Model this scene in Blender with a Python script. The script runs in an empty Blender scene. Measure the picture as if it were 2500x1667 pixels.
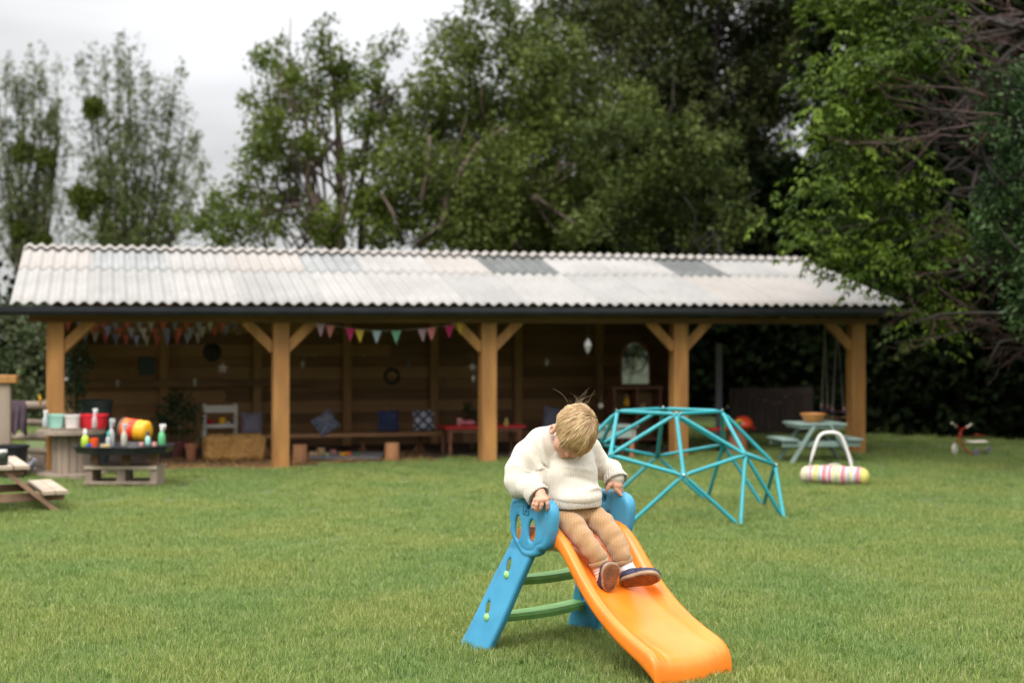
import bpy, math, random
import numpy as np
from math import sin, cos, pi, radians
random.seed(7); rng = np.random.default_rng(7)
scn = bpy.context.scene; COL = scn.collection
FPX = 3472.0; CH = 1.5; HOR = 822.0
# ---------------- camera
cam = bpy.data.objects.new('camera', bpy.data.cameras.new('camera')); COL.objects.link(cam)
cam.location = (0, 0, CH); cam.rotation_euler = (pi/2, 0, 0)
cam.data.lens = 50; cam.data.sensor_width = 36; cam.data.shift_y = -11.5/2500
cam.data.clip_end = 3000; cam.data.clip_start = .1
cam.data.dof.use_dof = True; cam.data.dof.focus_distance = 6.55; cam.data.dof.aperture_fstop = 1.8
scn.camera = cam
# ---------------- sky: NISHITA behind an even overcast cloud layer
SUN_EL, SUN_AZ = radians(52), radians(200)   # azimuth clockwise from +Y: behind the camera, a little left
w = bpy.data.worlds.new("World"); scn.world = w; w.use_nodes = True
nt = w.node_tree; nt.nodes.clear(); N = nt.nodes.new; L = nt.links.new
out = N('ShaderNodeOutputWorld'); bg1 = N('ShaderNodeBackground'); bg2 = N('ShaderNodeBackground'); mix = N('ShaderNodeMixShader')
sky = N('ShaderNodeTexSky'); sky.sky_type = 'NISHITA'; sky.sun_disc = False; sky.sun_elevation = SUN_EL; sky.sun_rotation = SUN_AZ
bg1.inputs[1].default_value = .1; L(sky.outputs[0], bg1.inputs[0])
tc = N('ShaderNodeTexCoord'); mp = N('ShaderNodeMapping'); mp.inputs['Scale'].default_value = (1.2, 1.2, 5.5); mp.inputs['Rotation'].default_value = (.1, -.22, .3)
nz = N('ShaderNodeTexNoise'); nz.inputs['Scale'].default_value = 1.9; nz.inputs['Detail'].default_value = 4; nz.inputs['Roughness'].default_value = .45
L(tc.outputs['Generated'], mp.inputs[0]); L(mp.outputs[0], nz.inputs['Vector'])
cr = N('ShaderNodeValToRGB'); cr.color_ramp.elements[0].position = .36; cr.color_ramp.elements[0].color = (.66, .65, .645, 1)
cr.color_ramp.elements[1].position = .58; cr.color_ramp.elements[1].color = (.93, .93, .94, 1)
L(nz.outputs[0], cr.inputs[0]); L(cr.outputs[0], bg2.inputs[0])
sx = N('ShaderNodeSeparateXYZ'); L(tc.outputs['Generated'], sx.inputs[0])      # overcast sky: brighter toward the zenith
me_ = N('ShaderNodeMapRange'); me_.interpolation_type = 'SMOOTHSTEP'; me_.inputs['From Min'].default_value = .0; me_.inputs['From Max'].default_value = .95; me_.inputs['To Min'].default_value = .47; me_.inputs['To Max'].default_value = 2.3
L(sx.outputs['Z'], me_.inputs['Value']); L(me_.outputs[0], bg2.inputs[1])
mix.inputs[0].default_value = .93
L(bg1.outputs[0], mix.inputs[1]); L(bg2.outputs[0], mix.inputs[2]); L(mix.outputs[0], out.inputs[0])
# ---------------- one soft sun (overcast)
sl = bpy.data.lights.new('sun', 'SUN'); sl.energy = 1.5; sl.angle = radians(24); sl.color = (1, .955, .89)
so = bpy.data.objects.new('sun', sl); COL.objects.link(so)
so.rotation_euler = (pi/2 - SUN_EL, 0, pi - SUN_AZ)
scn.view_settings.view_transform = 'Standard'; scn.view_settings.look = 'None'
scn.view_settings.exposure = .8; scn.view_settings.gamma = 1
scn.render.engine = 'CYCLES'
cy = scn.cycles
cy.use_denoising = True; cy.max_bounces = 7; cy.diffuse_bounces = 4; cy.glossy_bounces = 3; cy.transmission_bounces = 3; cy.transparent_max_bounces = 8
cy.caustics_reflective = False; cy.caustics_refractive = False

# ================= helpers
def at(px, py, Y): return np.array([(px-1250)*Y/FPX, Y, CH-(py-HOR)*Y/FPX])      # photo pixel + distance -> point
def gnd(px, py): Y = CH*FPX/(py-HOR); return np.array([(px-1250)*Y/FPX, Y, 0.])
def norm(v): v = np.asarray(v, float); return v/(np.linalg.norm(v)+1e-12)
MATS = {}
def mat(name, c1, c2=None, scale=8, rough=.7, bump=0, bscale=None, stretch=(1, 1, 1), metal=0, spec=.4, detail=4, sss=0, trans=0, attr=None, c3=None, coat=0, emit=0, wave=None, sheen=0, lo=.35, hi=.65, wear=0):
    if name in MATS: return MATS[name]
    m = bpy.data.materials.new(name); m.use_nodes = True; t = m.node_tree; n = t.nodes; l = t.links.new
    b = n['Principled BSDF']; b.inputs['Roughness'].default_value = rough; b.inputs['Metallic'].default_value = metal
    b.inputs['Specular IOR Level'].default_value = spec
    if coat: b.inputs['Coat Weight'].default_value = coat; b.inputs['Coat Roughness'].default_value = .25
    if sheen: b.inputs['Sheen Weight'].default_value = sheen; b.inputs['Sheen Roughness'].default_value = .5
    if sss: b.inputs['Subsurface Weight'].default_value = sss; b.inputs['Subsurface Radius'].default_value = (.012, .005, .003); b.inputs['Subsurface Scale'].default_value = 1
    c2 = c2 or tuple(x*.8 for x in c1)
    tcn = n.new('ShaderNodeTexCoord'); mpn = n.new('ShaderNodeMapping'); mpn.inputs['Scale'].default_value = stretch
    l(tcn.outputs['Object'], mpn.inputs[0])
    no = n.new('ShaderNodeTexNoise'); no.inputs['Scale'].default_value = scale; no.inputs['Detail'].default_value = detail
    l(mpn.outputs[0], no.inputs['Vector'])
    r = n.new('ShaderNodeValToRGB'); r.color_ramp.elements[0].position = lo; r.color_ramp.elements[1].position = hi
    r.color_ramp.elements[0].color = (*c1, 1); r.color_ramp.elements[1].color = (*c2, 1)
    l(no.outputs[0], r.inputs[0]); col = r.outputs[0]
    if attr:
        a = n.new('ShaderNodeAttribute'); a.attribute_name = attr
        r2 = n.new('ShaderNodeValToRGB'); cs = c3 or [c1, c2]
        e = r2.color_ramp.elements; e[0].color = (*cs[0], 1); e[1].color = (*cs[-1], 1)
        for i in range(1, len(cs)-1): x = e.new(i/(len(cs)-1)); x.color = (*cs[i], 1)
        l(a.outputs['Fac'], r2.inputs[0]); mx = n.new('ShaderNodeMix'); mx.data_type = 'RGBA'; mx.inputs[0].default_value = .62
        l(col, mx.inputs[6]); l(r2.outputs[0], mx.inputs[7]); col = mx.outputs[2]
    if wear:      # scuffs and dirt specks in patches of their own
        nw = n.new('ShaderNodeTexNoise'); nw.inputs['Scale'].default_value = 46; nw.inputs['Detail'].default_value = 7; nw.inputs['Roughness'].default_value = .7; l(tcn.outputs['Object'], nw.inputs['Vector'])
        nw2 = n.new('ShaderNodeTexNoise'); nw2.inputs['Scale'].default_value = 5; nw2.inputs['Detail'].default_value = 3; l(tcn.outputs['Object'], nw2.inputs['Vector'])
        ma = n.new('ShaderNodeMath'); ma.operation = 'MULTIPLY'; l(nw.outputs[0], ma.inputs[0]); l(nw2.outputs[0], ma.inputs[1])
        rw_ = n.new('ShaderNodeValToRGB'); rw_.color_ramp.elements[0].position = .30; rw_.color_ramp.elements[1].position = .42; rw_.color_ramp.elements[1].color = (wear, wear, wear, 1); l(ma.outputs[0], rw_.inputs[0])
        mw = n.new('ShaderNodeMix'); mw.data_type = 'RGBA'; l(rw_.outputs[0], mw.inputs[0]); l(col, mw.inputs[6]); mw.inputs[7].default_value = (.16, .11, .06, 1); col = mw.outputs[2]
    l(col, b.inputs['Base Color'])
    if emit: l(col, b.inputs['Emission Color']); b.inputs['Emission Strength'].default_value = emit
    h = None
    if bump:
        nb = n.new('ShaderNodeTexNoise'); nb.inputs['Scale'].default_value = bscale or scale*4; nb.inputs['Detail'].default_value = 3
        l(mpn.outputs[0], nb.inputs['Vector']); h = nb.outputs[0]
        if wave:
            wv = n.new('ShaderNodeTexWave'); wv.bands_direction = wave[0]; wv.inputs['Scale'].default_value = wave[1]; wv.inputs['Distortion'].default_value = wave[2]; wv.inputs['Detail'].default_value = 1
            wv.inputs['Detail Scale'].default_value = .5
            l(tcn.outputs['Object'], wv.inputs['Vector'])
            ad = n.new('ShaderNodeMath'); ad.operation = 'MULTIPLY_ADD'; l(wv.outputs[1], ad.inputs[0]); ad.inputs[1].default_value = wave[3]; l(h, ad.inputs[2]); h = ad.outputs[0]
            if len(wave) > 4:
                mx = n.new('ShaderNodeMix'); mx.data_type = 'RGBA'; mx.blend_type = 'MULTIPLY'; mx.inputs[0].default_value = wave[4]
                l(col, mx.inputs[6]); rr = n.new('ShaderNodeValToRGB'); rr.color_ramp.elements[0].color = (.45, .4, .36, 1); rr.color_ramp.elements[0].position = .1; rr.color_ramp.elements[1].position = .6
                l(wv.outputs[1], rr.inputs[0]); l(rr.outputs[0], mx.inputs[7]); l(mx.outputs[2], b.inputs['Base Color'])
        bn = n.new('ShaderNodeBump'); bn.inputs['Strength'].default_value = bump; bn.inputs['Distance'].default_value = .01
        l(h, bn.inputs['Height']); l(bn.outputs[0], b.inputs['Normal'])
    if trans:
        tr = n.new('ShaderNodeBsdfTranslucent'); l(col, tr.inputs[0]); ms = n.new('ShaderNodeMixShader'); ms.inputs[0].default_value = trans
        l(b.outputs[0], ms.inputs[1]); l(tr.outputs[0], ms.inputs[2]); l(ms.outputs[0], n['Material Output'].inputs[0])
    MATS[name] = m; return m

def wloc(o):
    v = np.zeros(3)
    while o is not None: v += np.array(o.location); o = o.parent
    return v
def tag(o, label=None, cat=None, group=None, kind=None):
    if label: o['label'] = label
    if cat: o['category'] = cat
    if group: o['group'] = group
    if kind: o['kind'] = kind
    return o
def empty(name, loc=(0, 0, 0), label=None, cat=None, group=None, rz=0):
    o = bpy.data.objects.new(name, None); COL.objects.link(o); o.location = tuple(loc); o.rotation_euler = (0, 0, rz); o.empty_display_size = .1
    return tag(o, label, cat, group)
def mkobj(name, V, Fc, m, parent=None, smooth=False, nface=None, attrs=None, fm=None, base=None):
    V = np.asarray(V, dtype=np.float32).reshape(-1, 3)
    off = wloc(parent) if parent is not None else (np.array(base, float) if base is not None else None)
    if off is not None: V = V - off.astype(np.float32)
    me = bpy.data.meshes.new(name)
    if isinstance(Fc, np.ndarray):
        k = Fc.shape[1]; me.vertices.add(len(V)); me.vertices.foreach_set('co', V.ravel())
        me.loops.add(Fc.size); me.loops.foreach_set('vertex_index', Fc.ravel().astype(np.int32))
        me.polygons.add(len(Fc)); me.polygons.foreach_set('loop_start', np.arange(0, Fc.size, k, dtype=np.int32))
        me.update(calc_edges=True)
    else: me.from_pydata(V.tolist(), [], Fc); me.update()
    for mm in (m if isinstance(m, (list, tuple)) else [m]): me.materials.append(mm)
    if fm is not None: me.polygons.foreach_set('material_index', np.asarray(fm, dtype=np.int32))
    if smooth: me.polygons.foreach_set('use_smooth', np.ones(len(me.polygons), dtype=bool))
    if attrs:
        for k, a in attrs.items():
            at_ = me.attributes.new(k, 'FLOAT', 'POINT'); at_.data.foreach_set('value', np.asarray(a, dtype=np.float32))
    o = bpy.data.objects.new(name, me); COL.objects.link(o)
    if parent is not None: o.parent = parent
    elif base is not None: o.location = tuple(base)
    return o
def basis(d, up=(0, 0, 1)):
    d = norm(d); a = np.cross(d, up)
    if np.linalg.norm(a) < 1e-4: a = np.cross(d, (1, 0, 0))
    a = norm(a); return d, a, norm(np.cross(a, d))
class MB:
    def __init__(s): s.v = []; s.f = []; s.m = []; s.cm = 0; s.n = 0
    def add(s, V, Fc):
        s.v.append(np.asarray(V, float).reshape(-1, 3)); s.f += [[i+s.n for i in f] for f in Fc]; s.m += [s.cm]*len(Fc); s.n += len(s.v[-1]); return s
    def box(s, c, size, ax=None, bev=0, rz=0):
        c = np.array(c, float); a, b, h = (np.array(size, float)/2)
        if ax is None: ax = ((cos(rz), sin(rz), 0), (-sin(rz), cos(rz), 0), (0, 0, 1))
        A = np.array(ax)
        if not bev:
            V = [c + A[0]*x*a + A[1]*y*b + A[2]*z*h for z in (-1, 1) for y in (-1, 1) for x in (-1, 1)]
            return s.add(V, [[0, 2, 3, 1], [4, 5, 7, 6], [0, 1, 5, 4], [2, 6, 7, 3], [0, 4, 6, 2], [1, 3, 7, 5]])
        V = []; e = bev
        for z, k in ((-h, 1), (-h+e, 0), (h-e, 0), (h, 1)):
            x1, y1 = a-e*k, b-e*k; q = e
            for (x, y) in ((-x1+q, -y1), (x1-q, -y1), (x1, -y1+q), (x1, y1-q), (x1-q, y1), (-x1+q, y1), (-x1, y1-q), (-x1, -y1+q)):
                V.append(c+A[0]*x+A[1]*y+A[2]*z)
        Fc = [list(range(7, -1, -1)), list(range(24, 32))]
        for r in range(3):
            for i in range(8): j = (i+1) % 8; Fc.append([r*8+i, r*8+j, r*8+8+j, r*8+8+i])
        return s.add(V, Fc)
    def beam(s, p0, p1, w, h, up=(0, 0, 1), bev=0):
        p0 = np.array(p0, float); p1 = np.array(p1, float); d, a, u = basis(p1-p0, up)
        return s.box((p0+p1)/2, (np.linalg.norm(p1-p0), w, h), (d, a, u), bev)
    def tube(s, pts, r, n=8, cap=True):
        P = [np.array(p, float) for p in pts]; R = r if hasattr(r, '__len__') else [r]*len(P)
        V = []; ref = None
        for i, p in enumerate(P):
            d = norm(P[min(i+1, len(P)-1)]-P[max(i-1, 0)])
            if ref is None: _, a, b = basis(d)
            else: a = norm(ref - d*np.dot(ref, d)); b = np.cross(d, a)
            ref = a
            for k in range(n): V.append(p+R[i]*(a*cos(2*pi*k/n)+b*sin(2*pi*k/n)))
        Fc = [[i*n+k, i*n+(k+1) % n, (i+1)*n+(k+1) % n, (i+1)*n+k] for i in range(len(P)-1) for k in range(n)]
        if cap: Fc += [list(range(n-1, -1, -1)), list(range((len(P)-1)*n, len(P)*n))]
        return s.add(V, Fc)
    def lathe(s, c, prof, n=20, ax=(0, 0, 1), sq=(1, 1)):
        c = np.array(c, float); d, a, b = basis(ax); V = []
        for r, h in prof:
            for k in range(n): V.append(c+d*h+r*(a*cos(2*pi*k/n)*sq[0]+b*sin(2*pi*k/n)*sq[1]))
        m = len(prof); Fc = [[i*n+k, i*n+(k+1) % n, (i+1)*n+(k+1) % n, (i+1)*n+k] for i in range(m-1) for k in range(n)]
        if prof[0][0] > 1e-4: Fc.append(list(range(n-1, -1, -1)))
        if prof[-1][0] > 1e-4: Fc.append(list(range((m-1)*n, m*n)))
        return s.add(V, Fc)
    def prism(s, poly, c, ax, depth):        # poly in (a,b) axes of ax, extruded along ax[2]
        c = np.array(c, float); A = np.array(ax, float); n = len(poly)
        V = [c+A[0]*x+A[1]*y+A[2]*k*depth/2 for k in (-1, 1) for x, y in poly]
        return s.add(V, [list(range(n-1, -1, -1)), list(range(n, 2*n))]+[[i, (i+1) % n, n+(i+1) % n, n+i] for i in range(n)])
    def ball(s, c, r, n=12, sq=(1, 1, 1)):
        c = np.array(c, float); m = max(4, n//2); V = []
        for i in range(m+1):
            t = pi*i/m
            for k in range(n): V.append(c+r*np.array([sin(t)*cos(2*pi*k/n)*sq[0], sin(t)*sin(2*pi*k/n)*sq[1], -cos(t)*sq[2]]))
        return s.add(V, [[i*n+k, i*n+(k+1) % n, (i+1)*n+(k+1) % n, (i+1)*n+k] for i in range(m) for k in range(n)])
    def build(s, name, m, parent=None, smooth=False, base=None, sub=0):
        V = np.concatenate(s.v)
        o = mkobj(name, V, s.f, m, parent, smooth, fm=s.m, base=base)
        if smooth == 'auto':
            o.data.polygons.foreach_set('use_smooth', np.ones(len(o.data.polygons), dtype=bool)); o.data.set_sharp_from_angle(angle=radians(38))
        if sub: md = o.modifiers.new('sub', 'SUBSURF'); md.levels = sub; md.render_levels = sub
        return o
    @property
    def mid(s): V = np.concatenate(s.v); a = (V.min(0)+V.max(0))/2; a[2] = V[:, 2].min(); return a
def thing(name, mb, m, label, cat, group=None, smooth='auto', sub=0):      # a thing that is one mesh
    o = mb.build(name, m, None, smooth, base=mb.mid, sub=sub); return tag(o, label, cat, group)
def copy_tree(o, parent=None):
    c = o.copy(); COL.objects.link(c); c.parent = parent
    for ch in list(o.children): copy_tree(ch, c)
    return c
# ---- implicit surfaces -> one continuous mesh
class Fld:
    def __init__(s, lo, hi, h):
        s.lo = np.array(lo, float); s.h = h; n = np.ceil((np.array(hi)-s.lo)/h).astype(int)+1; s.n = n
        s.ax = [s.lo[i]+np.arange(n[i])*h for i in range(3)]; s.a = np.full(tuple(n), 1., dtype=np.float32)
    def _sl(s, lo, hi, mg):
        i0 = np.clip(((lo-mg-s.lo)/s.h).astype(int), 0, s.n); i1 = np.clip(((hi+mg-s.lo)/s.h).astype(int)+2, 0, s.n)
        sl = tuple(slice(a, b) for a, b in zip(i0, i1))
        return sl, s.ax[0][sl[0]][:, None, None], s.ax[1][sl[1]][None, :, None], s.ax[2][sl[2]][None, None, :]
    def _mix(s, sl, d, k, cut):
        a = s.a[sl]
        if cut:
            d = -d; h = np.clip(.5-.5*(a-d)/k, 0, 1); s.a[sl] = a*(1-h)+d*h+k*h*(1-h)
        else: h = np.clip(.5+.5*(a-d)/k, 0, 1); s.a[sl] = a*(1-h)+d*h-k*h*(1-h)
    def cone(s, p0, p1, r0, r1=None, k=.01, cut=False):
        p0 = np.array(p0, float); p1 = np.array(p1, float); r1 = r0 if r1 is None else r1; R = max(r0, r1)
        sl, X, Y, Z = s._sl(np.minimum(p0, p1)-R, np.maximum(p0, p1)+R, k+3*s.h); d = p1-p0; dd = d@d+1e-12
        t = np.clip(((X-p0[0])*d[0]+(Y-p0[1])*d[1]+(Z-p0[2])*d[2])/dd, 0, 1)
        D = np.sqrt((X-p0[0]-t*d[0])**2+(Y-p0[1]-t*d[1])**2+(Z-p0[2]-t*d[2])**2)-(r0+(r1-r0)*t)
        s._mix(sl, D, k, cut); return s
    def chain(s, P, R, k=.01, cut=False):
        for i in range(len(P)-1): s.cone(P[i], P[i+1], R[i], R[i+1], k if i == 0 or cut else min(k, .012), cut)
        return s
    def ell(s, c, r, R=None, k=.01, cut=False):
        c = np.array(c, float); r = np.array(r, float); R = np.eye(3) if R is None else np.array(R, float); m = r.max()
        sl, X, Y, Z = s._sl(c-m, c+m, k+3*s.h); x, y, z = X-c[0], Y-c[1], Z-c[2]
        q = [(x*R[i][0]+y*R[i][1]+z*R[i][2]) for i in range(3)]
        k0 = np.sqrt(sum((q[i]/r[i])**2 for i in range(3))); k1 = np.sqrt(sum((q[i]/r[i]**2)**2 for i in range(3)))+1e-9
        s._mix(sl, k0*(k0-1)/k1, k, cut); return s
    def mesh(s):
        a = s.a; b = a < 0; n = a.shape; acc = np.zeros((n[0]-1, n[1]-1, n[2]-1, 3), np.float32); cnt = np.zeros((n[0]-1, n[1]-1, n[2]-1), np.float32)
        def cs(o, ax): return tuple(slice(o[i], n[i]-1+o[i]) for i in range(3))
        for ax in range(3):
            for o1 in (0, 1):
                for o2 in (0, 1):
                    o = [0, 0, 0]; oth = [i for i in range(3) if i != ax]; o[oth[0]] = o1; o[oth[1]] = o2; p = list(o); p[ax] = 1
                    A = a[cs(o, ax)]; B = a[cs(p, ax)]; c = (A < 0) != (B < 0); t = np.where(c, A/(A-B+1e-12), 0)
                    cnt += c; 
                    for i in range(3): acc[..., i] += c*(t if i == ax else o[i])
        ac = cnt > 0; idx = np.full(cnt.shape, -1, np.int64); idx[ac] = np.arange(ac.sum()); I = np.argwhere(ac)
        V = s.lo+(I+acc[ac]/cnt[ac][:, None])*s.h; Fs = []
        for ax in range(3):
            o1, o2 = [(1, 2), (2, 0), (0, 1)][ax]; sa = [slice(None)]*3; sb = [slice(None)]*3; sa[ax] = slice(0, -1); sb[ax] = slice(1, None)
            A = b[tuple(sa)]; B = b[tuple(sb)]; E = np.argwhere(A != B); E = E[(E[:, o1] > 0) & (E[:, o2] > 0) & (E[:, o1] < n[o1]-1) & (E[:, o2] < n[o2]-1)]
            fl = A[tuple(E.T)]; c = []
            for d1, d2 in ((0, 0), (1, 0), (1, 1), (0, 1)):
                q = E.copy(); q[:, o1] -= d1; q[:, o2] -= d2; c.append(idx[tuple(q.T)])
            q = np.stack(c, 1); q[~fl] = q[~fl][:, ::-1]; Fs.append(q)
        return V, np.concatenate(Fs)
def vnormals(V, Fc):
    n = np.cross(V[Fc[:, 2]]-V[Fc[:, 0]], V[Fc[:, 3]]-V[Fc[:, 1]]); o = np.zeros_like(V)
    for i in range(4): np.add.at(o, Fc[:, i], n)
    return o/(np.linalg.norm(o, axis=1)[:, None]+1e-12)
def relax(V, Q, n=2, k=.6):
    for _ in range(n):
        acc = np.zeros_like(V); ct = np.zeros(len(V))
        for i in range(4): np.add.at(acc, Q[:, i], V[Q[:, (i+1) % 4]]+V[Q[:, (i+3) % 4]]); np.add.at(ct, Q[:, i], 2)
        V = V*(1-k)+k*acc/ct[:, None]
    return V
_nd = rng.normal(size=(40, 3)); _nd /= np.linalg.norm(_nd, axis=1)[:, None]; _np = rng.uniform(0, 6.28, 40)
def snoise(V, f, o=0): return sum(np.sin(V@(_nd[(i+o) % 40]*f*(1+.13*i))+_np[(i+o) % 40]) for i in range(6))/3.
# ================= materials
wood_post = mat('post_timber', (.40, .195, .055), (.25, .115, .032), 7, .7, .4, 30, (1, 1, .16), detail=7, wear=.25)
wood_dark = mat('dark_timber', (.24, .135, .06), (.15, .08, .036), 5, .75, .4, 24, (.25, .25, 2.2))  # dark brown wood, the timber's own colour
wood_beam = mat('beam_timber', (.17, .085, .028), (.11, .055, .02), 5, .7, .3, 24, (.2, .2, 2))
wood_grey = mat('weathered_timber', (.33, .26, .2), (.22, .17, .13), 6, .85, .5, 26, (1, 1, .2))
wood_picnic = mat('picnic_timber', (.31, .185, .12), (.22, .13, .085), 7, .75, .3, 30, (1, .3, 1))
wood_pale = mat('pale_plank', (.45, .37, .29), (.36, .28, .21), 7, .75, .3, 30, (1, .3, 1))  # paler, greyer board colour than the picnic timber
log_m = mat('log_wood', (.42, .2, .09), (.32, .15, .07), 8, .8, .4)
white_p = mat('white_paint', (.55, .52, .47), (.46, .43, .39), 5, .6)
black_p = mat('black_plastic', (.012, .013, .017), (.02, .021, .026), 5, .35)
straw_m = mat('straw', (.56, .31, .10), (.33, .17, .05), 40, .9, 1., 90)
terra = mat('terracotta', (.4, .16, .08), (.33, .13, .07), 5, .8)
red_p = mat('red_plastic', (.62, .02, .035), (.56, .02, .03), 3, .35)
orange_p = mat('orange_plastic_small', (.85, .16, .015), (.8, .13, .01), 3, .35)
yellow_p = mat('yellow_plastic', (.8, .42, .02), (.75, .38, .02), 3, .35)
mint_p = mat('mint_plastic', (.36, .66, .56), (.33, .6, .52), 3, .4)
whitepl = mat('white_plastic', (.72, .7, .68), (.66, .64, .62), 3, .4)
grey_t = mat('frosted_plastic', (.42, .45, .46), (.36, .39, .4), 4, .35)
sage = mat('sage_paint', (.25, .34, .3), (.21, .29, .26), 5, .6, .15)
cyan = mat('turquoise_powder_coat', (.028, .30, .33), (.022, .255, .285), 4, .38, .05, 60)
metal = mat('bolt_steel', (.5, .5, .5), (.4, .4, .4), 6, .35, metal=1)

# ================= ground and grass
gm = mat('lawn_ground', (.07, .10, .03), (.10, .125, .038), .9, .95, .6, 60, detail=8)
n = 60; gx = np.concatenate([np.linspace(-900, -16, 14), np.linspace(-14, 14, n), np.linspace(16, 900, 14)]); gy = np.concatenate([np.linspace(-300, -4, 6), np.linspace(-2, 26, n), np.linspace(28, 1500, 16)])
GX, GY = np.meshgrid(gx, gy, indexing='ij'); V = np.stack([GX.ravel(), GY.ravel(), np.zeros(GX.size)], 1); a, b = GX.shape
I = np.arange(a*b).reshape(a, b); Fq = np.stack([I[:-1, :-1], I[1:, :-1], I[1:, 1:], I[:-1, 1:]], -1).reshape(-1, 4)
tag(mkobj('ground', V, Fq, gm), kind='structure')
sheltfl = None
def blades(nb, R, hmin, hmax, wd, seed):
    r = np.random.default_rng(seed); ang = r.uniform(0, 2*pi, nb); rad = R*np.sqrt(r.uniform(0, 1, nb)); p = np.stack([rad*np.cos(ang), rad*np.sin(ang), np.zeros(nb)], 1)
    h = r.uniform(hmin, hmax, nb); az = r.uniform(0, 2*pi, nb); lean = r.uniform(.05, .75, nb); d = np.stack([np.cos(az), np.sin(az), 0*az], 1); sd = r.uniform(0, 2*pi, nb)
    s = np.stack([np.cos(sd), np.sin(sd), 0*sd], 1); wv = (wd*r.uniform(.7, 1.3, nb))[:, None]
    z = np.array([0, 0, 1.]); m1 = p+d*(h*lean*.3)[:, None]+z*(h*.55)[:, None]; tp = p+d*(h*lean)[:, None]+z*(h*(1-.35*lean))[:, None]
    V = np.stack([p-s*wv*.5, p+s*wv*.5, m1+s*wv*.42, m1-s*wv*.42, tp+s*wv*.08, tp-s*wv*.08], 1).reshape(-1, 3)
    b = np.arange(nb)[:, None]*6; Fc = np.concatenate([b+np.array([[0, 1, 2, 3]]), b+np.array([[3, 2, 4, 5]])]); rn = np.repeat(r.uniform(0, 1, nb), 6)
    return V, Fc, rn
# blade material: colour patches by place, each blade its own tint, tips paler
gb = bpy.data.materials.new('grass_blades'); gb.use_nodes = True; t = gb.node_tree; nn = t.nodes; ll = t.links.new; P = nn['Principled BSDF']
P.inputs['Roughness'].default_value = .5; P.inputs['Specular IOR Level'].default_value = .3
geo = nn.new('ShaderNodeNewGeometry'); n1 = nn.new('ShaderNodeTexNoise'); n1.inputs['Scale'].default_value = .9; n1.inputs['Detail'].default_value = 5; ll(geo.outputs['Position'], n1.inputs['Vector'])
aa = nn.new('ShaderNodeAttribute'); aa.attribute_name = 'rnd'
ra = nn.new('ShaderNodeValToRGB'); e = ra.color_ramp.elements; e[0].position = 0; e[0].color = (.088, .15, .038, 1); e[1].position = 1; e[1].color = (.58, .50, .30, 1)
for p_, c_ in ((.35, (.192, .274, .062)), (.62, (.30, .376, .097)), (.86, (.395, .45, .165)), (.95, (.46, .44, .22))): q = e.new(p_); q.color = (*c_, 1)
ll(aa.outputs['Fac'], ra.inputs[0])
rb = nn.new('ShaderNodeValToRGB'); rb.color_ramp.elements[0].position = .36; rb.color_ramp.elements[0].color = (.80, .93, .90, 1); rb.color_ramp.elements[1].position = .64; rb.color_ramp.elements[1].color = (1.08, 1.03, .96, 1)
ll(n1.outputs[0], rb.inputs[0]); mx = nn.new('ShaderNodeMix'); mx.data_type = 'RGBA'; mx.blend_type = 'MULTIPLY'; mx.inputs[0].default_value = 1; ll(ra.outputs[0], mx.inputs[6]); ll(rb.outputs[0], mx.inputs[7])
ll(mx.outputs[2], P.inputs['Base Color']); tr = nn.new('ShaderNodeBsdfTranslucent'); ll(mx.outputs[2], tr.inputs[0]); ms = nn.new('ShaderNodeMixShader'); ms.inputs[0].default_value = .35
ll(P.outputs[0], ms.inputs[1]); ll(tr.outputs[0], ms.inputs[2]); ll(ms.outputs[0], nn['Material Output'].inputs[0])
gcol = bpy.data.collections.new('grass_tufts')
for k in range(10):
    V, Fq, rn = blades(420, .15, .02, .052, .0026, 100+k)
    if k >= 8:     # tufts with a little clover and broad-leaved weed
        V2, F2, r2_ = blades(46, .13, .02, .036, .011, 200+k); Fq = np.concatenate([Fq, F2+len(V)]); V = np.concatenate([V, V2]); rn = np.concatenate([rn, r2_*.35])
    me_o = mkobj('grass_tuft', V, Fq, gb, attrs={'rnd': rn}); COL.objects.unlink(me_o); gcol.objects.link(me_o)
def in_shelter(x, y):     # inside the open shelter the floor is bare
    dx, dy = x+4.985, y-15.52; a_ = dx*.9615+dy*.275; b_ = -dx*.275+dy*.9615
    edge = .45+.18*np.sin(a_*1.7)+.10*np.sin(a_*4.1+1)-.55*np.clip((3.1-a_)/.7, 0, 1); return (a_ > -.6) & (a_ < 7.6+.9*np.sin(b_*2)) & (b_ > edge) 
pts = []
for (x0, x1, y0, y1, dens) in ((-3.4, 3.4, 4.6, 8.2, 62), (-5.2, 5.2, 8.2, 12, 40), (-8.5, 8.5, 12, 17.5, 26), (-11, 11, 17.5, 24, 15), (-3, -11, 4.6, 8.2, 9), (3, 11, 4.6, 8.2, 9), (-5, -11, 8.2, 12, 8), (5, 11, 8.2, 12, 8)):
    st_ = dens**-.5; xa_, ya_ = np.meshgrid(np.arange(min(x0, x1), max(x0, x1), st_), np.arange(y0, y1, st_), indexing='ij'); q = np.stack([xa_.ravel(), ya_.ravel(), 0*xa_.ravel()], 1); q[:, :2] += rng.uniform(-.5, .5, (len(q), 2))*st_; pts.append(q)
pts = np.concatenate(pts); pts = pts[~in_shelter(pts[:, 0], pts[:, 1])]; m_ = len(pts)
gme = bpy.data.meshes.new('grass'); gme.vertices.add(m_); gme.vertices.foreach_set('co', pts.astype(np.float32).ravel())
ar = gme.attributes.new('rz', 'FLOAT_VECTOR', 'POINT'); rv = np.zeros((m_, 3), np.float32); rv[:, 2] = rng.uniform(0, 6.28, m_); rv[:, :2] = rng.normal(0, .06, (m_, 2)); ar.data.foreach_set('vector', rv.ravel())
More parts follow.
